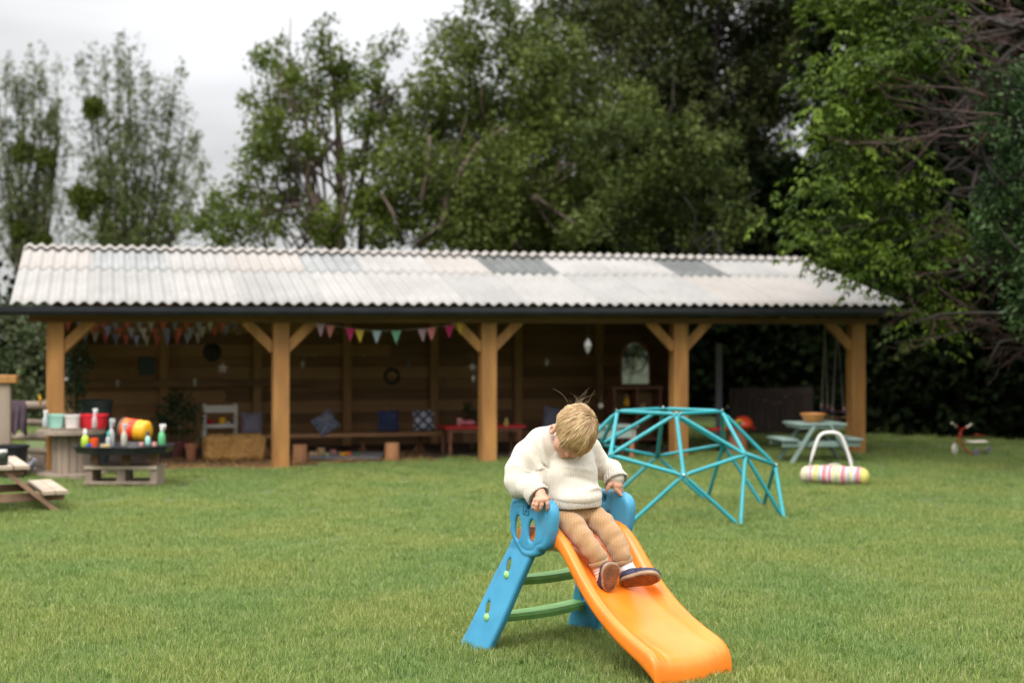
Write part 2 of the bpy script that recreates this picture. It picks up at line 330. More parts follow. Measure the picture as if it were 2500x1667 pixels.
ar = gme.attributes.new('sc', 'FLOAT', 'POINT'); sc = rng.uniform(.75, 1.15, m_)*(1+.07*snoise(pts, 2.6)); ar.data.foreach_set('value', np.clip(sc, .5, 1.5).astype(np.float32))
ar = gme.attributes.new('ix', 'INT', 'POINT'); ar.data.foreach_set('value', rng.integers(0, 10, m_).astype(np.int32))
grass = bpy.data.objects.new('grass', gme); COL.objects.link(grass); tag(grass, 'mown green lawn grass with paler dry blades', 'grass', kind='stuff')
ng = bpy.data.node_groups.new('grass_scatter', 'GeometryNodeTree'); ng.interface.new_socket('Geometry', in_out='INPUT', socket_type='NodeSocketGeometry'); ng.interface.new_socket('Geometry', in_out='OUTPUT', socket_type='NodeSocketGeometry')
g = ng.nodes.new; gi = g('NodeGroupInput'); go = g('NodeGroupOutput'); ip = g('GeometryNodeInstanceOnPoints'); ci = g('GeometryNodeCollectionInfo'); ci.inputs[0].default_value = gcol; ci.inputs['Separate Children'].default_value = True; ci.inputs['Reset Children'].default_value = True
def nattr(nm, ty): q = g('GeometryNodeInputNamedAttribute'); q.data_type = ty; q.inputs[0].default_value = nm; return q.outputs[0]
k_ = ng.links.new; mp_ = g('GeometryNodeMeshToPoints'); k_(gi.outputs[0], mp_.inputs[0]); k_(mp_.outputs[0], ip.inputs['Points']); k_(ci.outputs[0], ip.inputs['Instance']); ip.inputs['Pick Instance'].default_value = True
k_(nattr('ix', 'INT'), ip.inputs['Instance Index']); k_(nattr('rz', 'FLOAT_VECTOR'), ip.inputs['Rotation']); k_(nattr('sc', 'FLOAT'), ip.inputs['Scale']); k_(ip.outputs[0], go.inputs[0])
gmod = grass.modifiers.new('scatter', 'NODES'); gmod.node_group = ng

# ================= shelter
P1 = np.array([-4.985, 15.52, 0.]); S = np.array([.9615, .275, 0.]); B = np.array([-.275, .9615, 0.]); Z = np.array([0, 0, 1.]); BAY = 2.453; RZ = math.atan2(.275, .9615)
def sh(a, b, z=0): return P1+S*a+B*b+Z*z
FR = (S, B, Z)
shel = empty('open_shelter', sh(0, 0), 'long open fronted timber shelter with a white corrugated roof across the lawn', 'shelter')
LEN = 4*BAY
for i in range(5):
    MB().box(sh(i*BAY, .09, .832), (.185, .185, 1.664), FR, .006).build('post', wood_post, shel, 'auto')
    for sg in (-1, 1):
        if (i == 4 and sg == 1) or (i == 0 and sg == -1): continue
        d0 = sh(i*BAY+sg*.07, .09, 1.36); d1 = sh(i*BAY+sg*.40, .09, 1.69); MB().beam(d0, d1, .11, .11, (0, 1, 0)).build('brace', wood_post, shel)
MB().box(sh(4*BAY+.14, .36, .832), (.16, .16, 1.66), FR, .006).build('post', wood_post, shel, 'auto')
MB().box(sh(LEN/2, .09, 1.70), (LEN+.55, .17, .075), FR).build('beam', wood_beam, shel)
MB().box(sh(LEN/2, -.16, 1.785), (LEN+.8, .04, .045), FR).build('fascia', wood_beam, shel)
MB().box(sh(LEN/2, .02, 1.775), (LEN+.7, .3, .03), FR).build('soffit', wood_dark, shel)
# gutter
gt = MB(); prof = [(-.055, .035), (-.055, -.02), (-.03, -.06), (.03, -.06), (.055, -.02), (.055, .035), (.047, .035), (.047, -.02), (.026, -.052), (-.026, -.052), (-.047, -.02), (-.047, .035)]
Vv = [sh(a_, -.265+x, 1.79+y+.035*(a_/LEN)) for a_ in (-1.1, LEN+.5) for x, y in prof]; k = len(prof)
gt.add(Vv, [[i, (i+1) % k, k+(i+1) % k, k+i] for i in range(k)]+[list(range(k-1, -1, -1)), list(range(k, 2*k))]); gt.build('gutter', black_p, shel)
# corrugated roof in separate sheets
shm = [mat('roof_sheet_white', (.325, .313, .298), (.275, .265, .25), 1.5, .75, .1, 30, wear=.3), mat('roof_sheet_cool', (.295, .288, .276), (.245, .24, .23), 1.7, .75, .1, 30, wear=.3),
       mat('roof_sheet_warm', (.325, .302, .278), (.285, .262, .24), 1.3, .75, .1, 30, wear=.3)]
clear_m = mat('roof_sheet_translucent', (.19, .195, .19), (.25, .255, .25), 3, .4, .1, 30)
clear_d = mat('roof_sheet_dark_translucent', (.065, .07, .065), (.105, .11, .105), 3, .4, .1, 30)
A0, A1 = -.42, LEN+.46; D0, D1 = -.30, 2.40; ZR = 2.607
def zeave(a): return 1.865+.04*(a-A0)/(A1-A0)
PER = .1365
def sheet(a0, a1, t0, t1, m, lift, name='roof_sheet'):
    na = max(2, int((a1-a0)/PER*10)); nt_ = 6; V = []
    for i in range(na+1):
        a_ = a0+(a1-a0)*i/na
        for j in range(nt_+1):
            t_ = t0+(t1-t0)*j/nt_; b_ = D0+(D1-D0)*t_; z = zeave(a_)+(ZR-zeave(a_))*t_+.019*sin(2*pi*a_/PER)+lift
            V.append(sh(a_, b_, z))
    for (a_, b_) in (): pass
    n0 = len(V); V += [v-Z*.008 for v in V]; Q = []
    w_ = nt_+1
    for i in range(na):
        for j in range(nt_):
            q = [i*w_+j, (i+1)*w_+j, (i+1)*w_+j+1, i*w_+j+1]; Q.append(q); Q.append([x+n0 for x in q[::-1]])
        q = [i*w_, i*w_+n0, (i+1)*w_+n0, (i+1)*w_]; Q.append(q); q = [i*w_+nt_, (i+1)*w_+nt_, (i+1)*w_+nt_+n0, i*w_+nt_+n0]; Q.append(q)
    for j in range(nt_):
        Q.append([j, j+1, j+1+n0, j+n0]); e_ = na*w_; Q.append([e_+j, e_+j+n0, e_+j+1+n0, e_+j+1])
    return MB().add(V, Q).build(name, m, shel, True)
nsh = 13; sw = (A1-A0)/nsh; pick = [0, 1, 0, 1, 0, 0, 1, 0, 1, 1, 2, 2, 0]; pick2 = [2, 0, 0, 2, 0, 0, 2, 0, 0, 0, 1, 1, 0]
for i in range(nsh):
    a0, a1 = A0+i*sw, A0+(i+1)*sw
    sheet(a0-.03, a1+.03, 0, .62, shm[pick[i]], .0015*(i % 2))
    sheet(a0-.03, a1+.03, .58, 1.0, (clear_m if i < 5 else clear_d) if i in (1, 4, 7, 10) else shm[pick2[i]], .007+.0015*(i % 2), 'translucent_sheet' if i in (1, 4, 7, 10) else 'roof_sheet')
# the second sheet is a lighter clear one
for o in list(shel.children):
    pass
rc = MB(); V = []; na = int((A1-A0)/PER*10)
for i in range(na+1):
    a_ = A0-.02+(A1-A0+.04)*i/na; wv = .019*sin(2*pi*a_/PER)
    for b_, dz in ((D1-.17, -.035), (D1-.09, -.008), (D1, .012), (D1+.09, -.008), (D1+.17, -.035)): V.append(sh(a_, b_, ZR+.032+dz+wv))
rc.add(V, [[i*5+j, (i+1)*5+j, (i+1)*5+j+1, i*5+j+1] for i in range(na) for j in range(4)]); o = rc.build('ridge_cap', shm[2], shel, True); md = o.modifiers.new('t', 'SOLIDIFY'); md.thickness = .006
MB().add([sh(A0, D1, ZR-.03), sh(A1, D1, ZR-.03), sh(A1, 3.7, 2.2), sh(A0, 3.7, 2.2), sh(A0, D1, ZR-.05), sh(A1, D1, ZR-.05), sh(A1, 3.7, 2.18), sh(A0, 3.7, 2.18)], [[0, 1, 2, 3], [7, 6, 5, 4], [0, 4, 5, 1], [2, 6, 7, 3], [0, 3, 7, 4], [1, 5, 6, 2]]).build('back_roof_slope', shm[1], shel)
for i in range(9):   # rafters
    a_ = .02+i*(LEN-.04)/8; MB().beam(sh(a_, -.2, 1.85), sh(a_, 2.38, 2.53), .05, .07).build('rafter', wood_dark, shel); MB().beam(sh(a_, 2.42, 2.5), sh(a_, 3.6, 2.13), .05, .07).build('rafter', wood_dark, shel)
# back wall of horizontal boards, right end short of the last bay
WB = 3.25; WR = 3*BAY+.72
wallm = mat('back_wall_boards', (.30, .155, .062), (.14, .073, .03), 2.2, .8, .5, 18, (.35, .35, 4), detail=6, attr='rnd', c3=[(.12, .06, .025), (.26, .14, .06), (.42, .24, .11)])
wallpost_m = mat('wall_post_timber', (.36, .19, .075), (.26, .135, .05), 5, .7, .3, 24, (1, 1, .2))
bw = MB(); z = .0; r2 = random.Random(3); brn = []
while z < 2.2:
    h = .155; cuts = [-.1, r2.uniform(1.2, 3.4), r2.uniform(4.2, 6.4), WR+.1]
    for c0_, c1_ in zip(cuts, cuts[1:]): bw.box(sh((c0_+c1_)/2, WB+.0+r2.uniform(-.005, .005), z+h/2-.003), (c1_-c0_-.004, .022, h-.0015), FR); brn.append(r2.random())
    z += h
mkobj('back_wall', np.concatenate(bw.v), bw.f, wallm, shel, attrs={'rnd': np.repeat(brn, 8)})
for k in range(8):
    if k == 7: continue
    MB().box(sh(.05+k*BAY/2, WB-.06, 1.1), (.11, .09, 2.2), FR).build('wall_post', wallpost_m, shel)
MB().box(sh(1.6, WB-.14, .88), (3.2, .06, .09), FR).build('wall_rail', wood_dark, shel)
sw_ = MB(); z = 0
while z < 2.1: sw_.box(sh(WR+.02, 2.45, z+.0775), (.022, 1.6, .1535), FR); z += .155
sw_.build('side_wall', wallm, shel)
sw_ = MB(); z = .95
while z < 2.0: sw_.box(sh(-.06, 2.2, z+.0775), (.022, 2.1, .1535), FR); z += .155
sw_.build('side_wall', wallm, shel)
fl = MB(); fm_ = mat('earth_floor', (.09, .06, .035), (.05, .035, .022), 5, .95, .6, 30)
fl.add([sh(-.4, -.15, .004), sh(2.6, -.15, .004), sh(3.4, .35, .004), sh(LEN-1.6, .8, .004), sh(LEN-1.4, WB, .004), sh(-.4, WB, .004)], [[0, 1, 2, 3, 4, 5]]); tag(fl.build('bare_earth', fm_), kind='structure')
# ================= slide
YAW = .664; SO = np.array([.353, 6.721, 0]); WD = np.array([cos(YAW), sin(YAW), 0]); UD = np.array([sin(YAW), -cos(YAW), 0])
def sl(u, w_, z): return SO+UD*u+WD*w_+Z*z
orange = mat('orange_slide_plastic', (.88, .225, .018), (.80, .20, .016), 9, .36, .06, 160, spec=.4, coat=.12, wear=.2)
blue = mat('blue_moulded_plastic', (.065, .32, .52), (.05, .265, .45), 7, .42, .06, 200, wear=.2)
green_t = mat('green_step_plastic', (.20, .42, .12), (.15, .34, .09), 5, .5, .2, 50, (1, 6, 1))
green_k = mat('pale_green_knob', (.33, .62, .22), (.3, .58, .2), 5, .4)
slide = empty('toddler_slide', sl(.1, 0, 0), 'orange toddler slide with blue ladder frame and green steps on the lawn', 'slide')
HW = .234
st = [(-.27, .590, .47, .50), (-.24, .605, .48, .505), (-.10, .616, .50, .508), (-.04, .622, .525, .505), (.02, .613, .53, .487), (.07, .585, .505, .455), (.12, .54, .455, .412), (.17, .482, .39, .365), (.23, .415, .33, .318), (.30, .352, .268, .272), (.37, .297, .218, .235), (.45, .248, .167, .198), (.53, .21, .126, .168), (.60, .182, .096, .146), (.645, .166, .066, .134), (.675, .150, .045, .122), (.695, .130, .03, .104), (.706, .108, .015, .085), (.711, .080, .005, .060), (.713, .045, .0, .030), (.713, .012, -.006, .006)]
V = []; ns = 0
for (u, zr, zl, zb) in st:
    lip = max(0, (u-.64)/.07); hwv = HW-.010*max(0, min(1, (.3-u)/.3))
    def zz(w_):
        a_ = hwv-abs(w_)
        ps = [(0, zr-.022), (.006, zr-.008), (.02, zr), (.04, zr-.002), (.054, zr-.012-.1*max(0, zr-zb-.05)), (.066, zr-.35*(zr-zb)), (.082, zb+.22*(zr-zb)), (.105, zb+.012*1), (.14, zb+.003), (.235, zb)]
        return float(np.interp(a_, [p[0] for p in ps], [p[1] for p in ps]))
    offs = [0, .006, .02, .04, .054, .066, .082, .105, .14, .19]
    ws = [-hwv+o_ for o_ in offs]+[0]+[hwv-o_ for o_ in offs[::-1]]
    ring = [(-hwv, zl)]+[(-hwv, (zl+zr)/2-.01)]+[(w_, zz(w_)) for w_ in ws]+[(hwv, (zl+zr)/2-.01), (hwv, zl), (hwv-.035, zl), (hwv-.05, min(zl, zb)-.012), (0, min(zl, zb)-.014), (-hwv+.05, min(zl, zb)-.012), (-hwv+.035, zl)]
    ns = len(ring); bow = .010*max(0, min(1, (u-.62)/.09))
    for (w_, z_) in ring: V.append(sl(u+bow*(1-(w_/HW)**2), w_, z_))
m_ = MB(); nst = len(st)
m_.add(V, [[i*ns+k, (i+1)*ns+k, (i+1)*ns+(k+1) % ns, i*ns+(k+1) % ns] for i in range(nst-1) for k in range(ns)]+[list(range(ns)), list(range(nst*ns-1, (nst-1)*ns-1, -1))])
m_.build('chute', orange, slide, True, sub=1)
# blue side frames (ladder leg and hand-hold in one moulding)
def poly_sdf(P, X, Y):
    P = np.array(P); d = np.full(X.shape, 1e9); s_ = np.ones(X.shape); n = len(P)
    for i in range(n):
        a_ = P[i]; b_ = P[i-1]; e0, e1 = b_-a_; wx, wy = X-a_[0], Y-a_[1]; t_ = np.clip((wx*e0+wy*e1)/(e0*e0+e1*e1), 0, 1); d = np.minimum(d, (wx-e0*t_)**2+(wy-e1*t_)**2)
        c1 = Y >= a_[1]; c2 = Y < b_[1]; c3 = e0*wy > e1*wx; fl_ = (c1 & c2 & c3) | (~c1 & ~c2 & ~c3); s_[fl_] *= -1
    return np.sqrt(d)*s_
SPL = .105
def inter(zx, zy, w0):
    wv = w0
    for _ in range(8): u_, z_ = inter0(zx, zy, wv); wv = w0-SPL*min(1.06, max(0, (.5-z_)/.5))
    return u_, z_
def inter0(zx, zy, wv):
    px, py = 1100+zx/2.156, 940+zy/2.156; D = np.array([(px-1250)/FPX, 1, -(py-HOR)/FPX]); C_ = np.array([0, 0, CH])
    s_ = (wv-(C_-SO)@WD)/(D@WD); p = C_+s_*D; return float((p-SO)@UD), float(p[2])
head = [inter(*p, -.262) for p in ((330, 586), (360, 578), (420, 585), (475, 594), (505, 606), (525, 630), (536, 662), (538, 700), (534, 745), (526, 800), (512, 850), (492, 872), (468, 874), (462, 892), (440, 905), (410, 909), (385, 902), (362, 882), (345, 845), (322, 805), (311, 770), (308, 740), (314, 722), (307, 700), (309, 650), (314, 610))]
legp = [inter(*p, -.255) for p in ((322, 800), (440, 850), (418, 912), (385, 985), (330, 1110), (270, 1250), (225, 1345), (200, 1395), (110, 1400), (40, 1372), (110, 1240), (230, 990))]
hol = [(inter(356, 748, -.262), .023, .056), (inter(429, 765, -.262), .026, .050), (inter(412, 632, -.262), .014, .018)]
lhol = [(inter(303, 948, -.26), .013, .032), (inter(193, 1172, -.26), .013, .032)]
knb = [inter(278, 1000, -.28), inter(165, 1225, -.29)]
def chaikin(P, n=2):
    P = np.array(P)
    for _ in range(n): Q_ = np.roll(P, -1, 0); P = np.stack([.75*P+.25*Q_, .25*P+.75*Q_], 1).reshape(-1, 2)
    return P
def frame(sg, fold):
    h = .0042; ux = np.arange(-.76, .12, h); zx = np.arange(-.03, .78, h); tx = np.arange(-.042, .042, h)
    U_, Z_ = np.meshgrid(ux, zx, indexing='ij'); dh = poly_sdf(chaikin(head), U_, Z_); dl = poly_sdf(legp, U_, Z_)
    def op(d2, half, r): # rounded extrusion
        q0 = d2[:, :, None]+r; q1 = (np.abs(tx)-half+r)[None, None, :]; return np.sqrt(np.maximum(q0, 0)**2+np.maximum(q1, 0)**2)+np.minimum(np.maximum(q0, q1), 0)-r
    a_ = np.minimum(op(dh, .031, .024), op(dl, .022, .014))
    for (c, ru, rz_) in hol+lhol:
        e = np.sqrt(((U_-c[0])/ru)**2+((Z_-c[1]-.35*(U_-c[0]))/rz_)**2); d = (e-1)*min(ru, rz_)
        d3 = np.broadcast_to(d[:, :, None], a_.shape)+.35*np.maximum(0, .018-(.031-np.abs(tx)))[None, None, :]*0
        hh = np.clip(.5-.5*(a_+d3)/.012, 0, 1); a_ = a_*(1-hh)-d3*hh+.012*hh*(1-hh)
    if sg < 0:    # the hollow shell: the openings are wider on the inside
        for (c, ru, rz_) in [(h_[0], .055, h_[2]*1.25) for h_ in hol[:2]]+[(h_[0], .04, .036) for h_ in lhol]:
            e = np.sqrt(((U_-c[0]+.035)/ru)**2+((Z_-c[1])/rz_)**2); d3 = np.maximum((e-1)[:, :, None]*min(ru, rz_), (-.014-tx)[None, None, :]); a_ = np.maximum(a_, -d3)
    # moulded recess lines around the hand-hold
    e = np.abs(dh+.034)-.003; gro = np.maximum(e, 0)[:, :, None]+np.maximum(.0275-tx*(-1 if sg < 0 else 1)*1., 0)[None, None, :]-.0005
    F_ = Fld((-.76, -.03, -.042), (-.76+h*(len(ux)-1), -.03+h*(len(zx)-1), -.042+h*(len(tx)-1)), h); F_.a = np.maximum(a_, -gro*1.).astype(np.float32); F_.n = np.array(F_.a.shape)
    V, Q = F_.mesh(); V = relax(V, Q); u, z_, t_ = V[:, 0], V[:, 1], V[:, 2]
    k_ = np.clip((.5-z_)/.5, 0, 1.1); w_ = sg*(.238+fold[1]*k_)+t_; u = u+fold[0]*k_
    W3 = SO+u[:, None]*UD+w_[:, None]*WD+z_[:, None]*Z
    if sg > 0: pass
    o = mkobj('side_frame', W3, Q[:, ::-1] if True else Q, blue, slide, True); return o, (lambda c, t__: sl(c[0]+fold[0]*min(1.1, max(0, (.5-c[1])/.5)), sg*(.238+fold[1]*max(0, (.5-c[1])/.5))+t__, c[1]))
frN, atN = frame(-1, (0, SPL)); frF, atF = frame(1, (0, SPL))
for fr_, a_, sg in ((frN, atN, -1), (frF, atF, 1)):
    for c in knb: MB().lathe(a_(c, sg*.018), [(.019, 0), (.0185, .008), (.014, .013), (.0, .015)], 16, WD*sg).build('step_knob', green_k, fr_, True)
emb = MB(); c = inter(380, 642, -.29)   # raised flower emblem in a frame
def ep(x, z_): return sl(c[0]+x, -.2728, c[1]+z_)
for q in (((-.02, -.034), (.02, -.034)), ((.02, -.034), (.02, .034)), ((.02, .034), (-.02, .034)), ((-.02, .034), (-.02, -.034))): emb.tube([ep(*q[0]), ep(*q[1])], .0018, 6)
for k in range(5):
    a_ = pi/2+k*2*pi/5; cx, cz = .009*cos(a_), .012+.009*sin(a_); emb.tube([ep(cx+.006*cos(b_), cz+.006*sin(b_)) for b_ in np.linspace(0, 2*pi, 11)], .0017, 5, False)
emb.tube([ep(0, .002), ep(0, -.028)], .0018, 6); emb.tube([ep(0, -.024), ep(-.012, -.012)], .0018, 6); emb.tube([ep(0, -.024), ep(.012, -.012)], .0018, 6)
emb.build('flower_emblem', blue, frN, True)
for (zc, uc, hf, ext) in ((.148, -.40, .285, 0), (.335, -.31, .245, 0)):
    F_ = []; m_ = MB(); V = []; nseg = 14; prof = [(-.052, -.017), (-.058, 0), (-.05, .016), (-.02, .021), (.02, .021), (.05, .018), (.06, .004), (.057, -.018), (.03, -.021), (-.03, -.021)]
    for i in range(nseg+1):
        w_ = -hf-.02+(2*hf+.04)*i/nseg; q = abs(w_)/hf; V += [sl(uc+x*(1-.10*q*q)+.02*(1-q*q), w_, zc+y-.006*(1-q*q)) for x, y in prof]
    k = len(prof); m_.add(V, [[i*k+j, i*k+(j+1) % k, (i+1)*k+(j+1) % k, (i+1)*k+j] for i in range(nseg) for j in range(k)]+[list(range(k))[::-1], list(range(nseg*k, (nseg+1)*k))]).build('step', green_t, slide, 'auto')
MB().tube([sl(-.14, -.24, .545), sl(-.14, .24, .545)], .022, 14).build('cross_bar', orange, slide, True)

# ================= climbing dome
DC = np.array([1.343, 12.123, 0]); DY = .013
dome = empty('climbing_dome', DC, 'turquoise metal climbing dome of bolted tubes behind the slide', 'climbing frame')
def dp(r, a_, z_): return DC+np.array([r*cos(a_), r*sin(a_), z_])
TP = [dp(.446, DY+pi+k*pi/2, .866) for k in range(4)]
MD = [dp(.776 if k % 2 == 0 else .9, DY-3*pi/4+k*pi/4, .54 if k % 2 == 0 else .408) for k in range(8)]   # E F G H I J K L
GR = []
for k in range(8):    # between MD[k] and MD[k+1]
    ax_ = DY-3*pi/4+(k if k % 2 else k+1)*pi/4; GR.append(dp(.995, ax_+(radians(27) if k % 2 else -radians(27)), 0))
def flat_tube(a_, b_, r=.0165):
    a_ = np.array(a_); b_ = np.array(b_); d, s_, u_ = basis(b_-a_); Ln = np.linalg.norm(b_-a_); m_ = MB(); V = []; n = 10
    for t_, rw, rh in ((.008, .9, .18), (.03, 1.25, .22), (.055, 1.1, .8), (.075, 1, 1), (Ln-.075, 1, 1), (Ln-.055, 1.1, .8), (Ln-.03, 1.25, .22), (Ln-.008, .9, .18)):
        V += [a_+d*t_+r*(s_*cos(2*pi*k/n)*rw+u_*sin(2*pi*k/n)*rh) for k in range(n)]
    m_.add(V, [[i*n+k, i*n+(k+1) % n, (i+1)*n+(k+1) % n, (i+1)*n+k] for i in range(7) for k in range(n)]+[list(range(n))[::-1], list(range(7*n, 8*n))])
    return m_.build('tube_bar', cyan, dome, True)
idx = {0: (7, 0, 6), 1: (0, 1, 2), 2: (2, 3, 4), 3: (4, 5, 6)}
for k in range(4): flat_tube(TP[k], TP[(k+1) % 4]); [flat_tube(TP[k], MD[j]) for j in idx[k]]
for k in range(8): flat_tube(MD[k], MD[(k+1) % 8]); flat_tube(MD[k], GR[k]); flat_tube(MD[(k+1) % 8], GR[k])
for p in TP+MD:
    nv = norm(p-DC-np.array([0, 0, .1])); MB().lathe(p-nv*.006, [(.027, -.004), (.027, .004), (.012, .006), (.012, .014), (.0, .015)], 12, nv).build('bolted_joint', cyan, dome, 'auto')
    MB().lathe(p+nv*.006, [(.008, 0), (.008, .014), (0, .016)], 8, nv).build('bolt', metal, dome, 'auto')
# ================= the child on the slide
def Pz(zx, zy, Y): return at(1100+zx/2.156, 940+zy/2.156, Y)
skin = mat('child_skin', (.60, .33, .225), (.55, .285, .19), 30, .5, .08, 300, sss=.18, spec=.35)
knit = mat('cream_rib_knit', (.68, .625, .535), (.63, .57, .48), 60, .92, .38, 420, sheen=.4, wave=('X', 38, 2.2, .4, .0), sss=.0)
cuffm = mat('cream_rib_knit_cuff', (.70, .645, .55), (.65, .59, .50), 60, .92, .6, 420, sheen=.4, wave=('X', 26, 1, 1.6, .0))
cord = mat('tan_corduroy', (.53, .31, .145), (.46, .265, .118), 26, .85, .5, 300, sheen=.35, wave=('X', 44, 1.2, 1.1, .22))
sockm = mat('cream_sock', (.74, .68, .62), (.68, .6, .54), 30, .9, .4, 200)
navy = mat('navy_leather', (.022, .024, .055), (.03, .032, .07), 14, .6, .3, 120)
sole_m = mat('pale_rubber_rim', (.34, .235, .155), (.27, .18, .115), 26, .8, .3, 90)
outm = mat('muddy_brown_sole', (.23, .085, .03), (.10, .052, .028), 26, .8, .5, 110, detail=8)
HC = Pz(651, 247, 6.67)
pit = radians(56); hz = norm((.30, -1, 0)); FW = norm(hz*cos(pit)-Z*sin(pit)); UPv = norm(hz*sin(pit)+Z*cos(pit)); RT = norm(np.cross(FW, UPv))   # child's own right... sign fixed below
if RT[0] < 0: RT = -RT
rol = radians(24)     # tilt toward the child's right shoulder
def ry(v): return np.array([v[0]*cos(rol)+v[2]*sin(rol), v[1], -v[0]*sin(rol)+v[2]*cos(rol)])
RT, UPv, FW = ry(RT), ry(UPv), ry(FW)
HR = np.array([RT, FW, UPv])      # local x right in picture, y forward (face), z top of the head
def hd(x, y, z_): return HC+RT*x+FW*y+UPv*z_
HS = 1.0
f = Fld(np.array([-.32, 6.30, .38])+np.array([.25, 0, 0])*0, (.92, 7.05, 1.26), .0036) if False else None
lo = np.minimum.reduce([Pz(270, 90, 6.7), Pz(950, 1000, 6.7)])-np.array([.03, .35, .03]); hi = np.maximum.reduce([Pz(270, 90, 6.7), Pz(950, 1000, 6.7)])+np.array([.03, .35, .03])
f = Fld(lo, hi, .0036)
# torso, neck
pel = Pz(660, 655, 6.76); chest = Pz(628, 400, 6.80); neck = Pz(612, 285, 6.80)
BR = np.array([WD, UD, Z])
f.ell(pel-UD*.02-Z*.01, (.085, .06, .06), BR); f.cone(pel-UD*.02, chest, .06, .08, .04); f.cone(chest, neck, .08, .045, .04); f.cone(neck, HC-FW*.02-UPv*.02, .042, .05, .03)
shN, shF = Pz(478, 300, 6.74), Pz(738, 345, 6.88)
elN, wrN = Pz(352, 498, 6.68), Pz(466, 566, 6.575); elF, wrF = Pz(797, 442, 6.92), Pz(868, 497, 6.87)
f.chain([shN, elN, wrN], [.042, .034, .024], .02); f.chain([shF, elF, wrF], [.026, .022, .022], .015)
# head
f.ell(HC+UPv*.012-FW*.012, (.086, .103, .090), HR, .02); f.ell(hd(0, .045, -.038), (.066, .058, .062), HR, .03)
for s_ in (-1, 1):
    f.ell(hd(s_*.036, .068, -.045), (.032, .028, .030), HR, .02)            # cheeks
    f.ell(hd(s_*.033, .098, .004), (.017, .012, .012), HR, .012, cut=True)   # eye sockets
    f.ell(hd(s_*.033, .083, .004), (.0155, .0155, .0135), HR, .004)          # closed lids
    f.ell(hd(s_*.092, .006, -.042), (.013, .024, .031), np.array([norm(RT+FW*.25*s_), norm(FW-RT*.25*s_), UPv]), .006)  # ears
    f.ell(hd(s_*.102, .012, -.040), (.006, .012, .017), HR, .004, cut=True)
f.ell(hd(0, .088, -.078), (.022, .020, .016), HR, .02)                        # chin
f.cone(hd(0, .094, .004), hd(0, .112, -.024), .0075, .0095, .012); f.ell(hd(0, .113, -.027), (.0105, .010, .009), HR, .006)
for s_ in (-1, 1): f.ell(hd(s_*.0095, .106, -.030), (.0065, .007, .006), HR, .004)
f.ell(hd(0, .103, -.051), (.017, .007, .0055), HR, .006); f.ell(hd(0, .100, -.060), (.014, .007, .005), HR, .006); f.ell(hd(0, .110, -.0555), (.016, .008, .0016), HR, .003, cut=True)
# hands: palm, four unequal fingers, thumb
def hand(f, wr, kn, fingers, thumb, pr=.021):
    pc = sum(kn)/len(kn)
    f.cone(wr, wr*.5+pc*.5, .022, .024, .012)
    for k_, q in zip(kn, kn[1:]+[kn[-1]]): f.cone(wr*.45+pc*.55, k_, .017, .0105, .010); f.cone(k_, q, .0105, .0105, .006)
    for k_, fg in zip(kn, fingers): f.chain([k_]+fg, [.0098, .0088, .0078, .0068][:len(fg)+1], .0035)
    f.chain(thumb, [.0135, .0105, .0085, .0072][:len(thumb)], .005)
YN = 6.525
def zc(x, y, Y): return Pz(x, y, Y)
knN = [zc(447, 604, YN+.010), zc(463, 606, YN-.002), zc(484, 604, YN-.006), zc(504, 600, YN-.004)]
hand(f, zc(474, 566, 6.575), knN, [[zc(437, 624, YN+.006), zc(434, 641, YN+.008), zc(438, 653, YN+.012)], [zc(453, 629, YN-.008), zc(449, 648, YN-.004), zc(453, 661, YN+.002)], [zc(480, 628, YN-.010), zc(474, 645, YN-.006), zc(470, 657, YN+.002)], [zc(509, 622, YN-.010), zc(510, 641, YN-.006), zc(508, 656, YN+.002)]],
     [zc(492, 583, 6.55), zc(516, 596, 6.575), zc(527, 612, 6.60)])
YF = 6.85
knF = [zc(859, 524, YF-.01), zc(871, 529, YF-.014), zc(884, 531, YF-.010), zc(893, 525, YF+.004)]
hand(f, wrF, knF, [[zc(871, 548, YF-.018), zc(884, 563, YF-.016), zc(899, 579, YF-.012)], [zc(880, 551, YF-.014), zc(890, 566, YF-.006), zc(893, 577, YF+.008)], [zc(891, 549, YF-.004), zc(897, 562, YF+.006), zc(892, 570, YF+.018)], [zc(899, 540, YF+.010), zc(903, 552, YF+.020), zc(896, 560, YF+.028)]],
     [zc(850, 512, YF-.012), zc(836, 525, YF-.024), zc(827, 541, YF-.026), zc(821, 555, YF-.024)])
# legs inside the trousers, ankles down to the shoes
hipN, hipF = Pz(602, 675, 6.72), Pz(732, 662, 6.80); knN_, knF_ = Pz(694, 795, 6.60), Pz(842, 782, 6.66); anN, anF = Pz(790, 955, 6.56), Pz(912, 942, 6.63)
f.chain([hipN-Z*.01, knN_, anN], [.040, .034, .027], .015); f.chain([hipF-Z*.01, knF_, anF], [.040, .034, .027], .015)
V, Q = f.mesh(); base = np.array([pel[0], pel[1], pel[2]-.08])
child = mkobj('person', V, Q[:, ::-1], skin, None, True, base=base)
tag(child, 'blond toddler in cream knit jumper and tan corduroys sitting on the orange slide', 'person')
def cloth(name, f, m, fold=None, flip=True, parent=child):
    V, Q = f.mesh()
    # relax the stair-steps of the grid
    for _ in range(2):
        acc = np.zeros_like(V); ct = np.zeros(len(V))
        for i in range(4): np.add.at(acc, Q[:, i], V[Q[:, (i+1) % 4]]); np.add.at(ct, Q[:, i], 1); np.add.at(acc, Q[:, i], V[Q[:, (i+3) % 4]]); np.add.at(ct, Q[:, i], 1)
        V = V*.4+.6*acc/ct[:, None]
    Q = Q[:, ::-1]
    if fold is not None: V = V+vnormals(V, Q)*fold(V)[:, None]
    return mkobj(name, V, Q, m, parent, True)
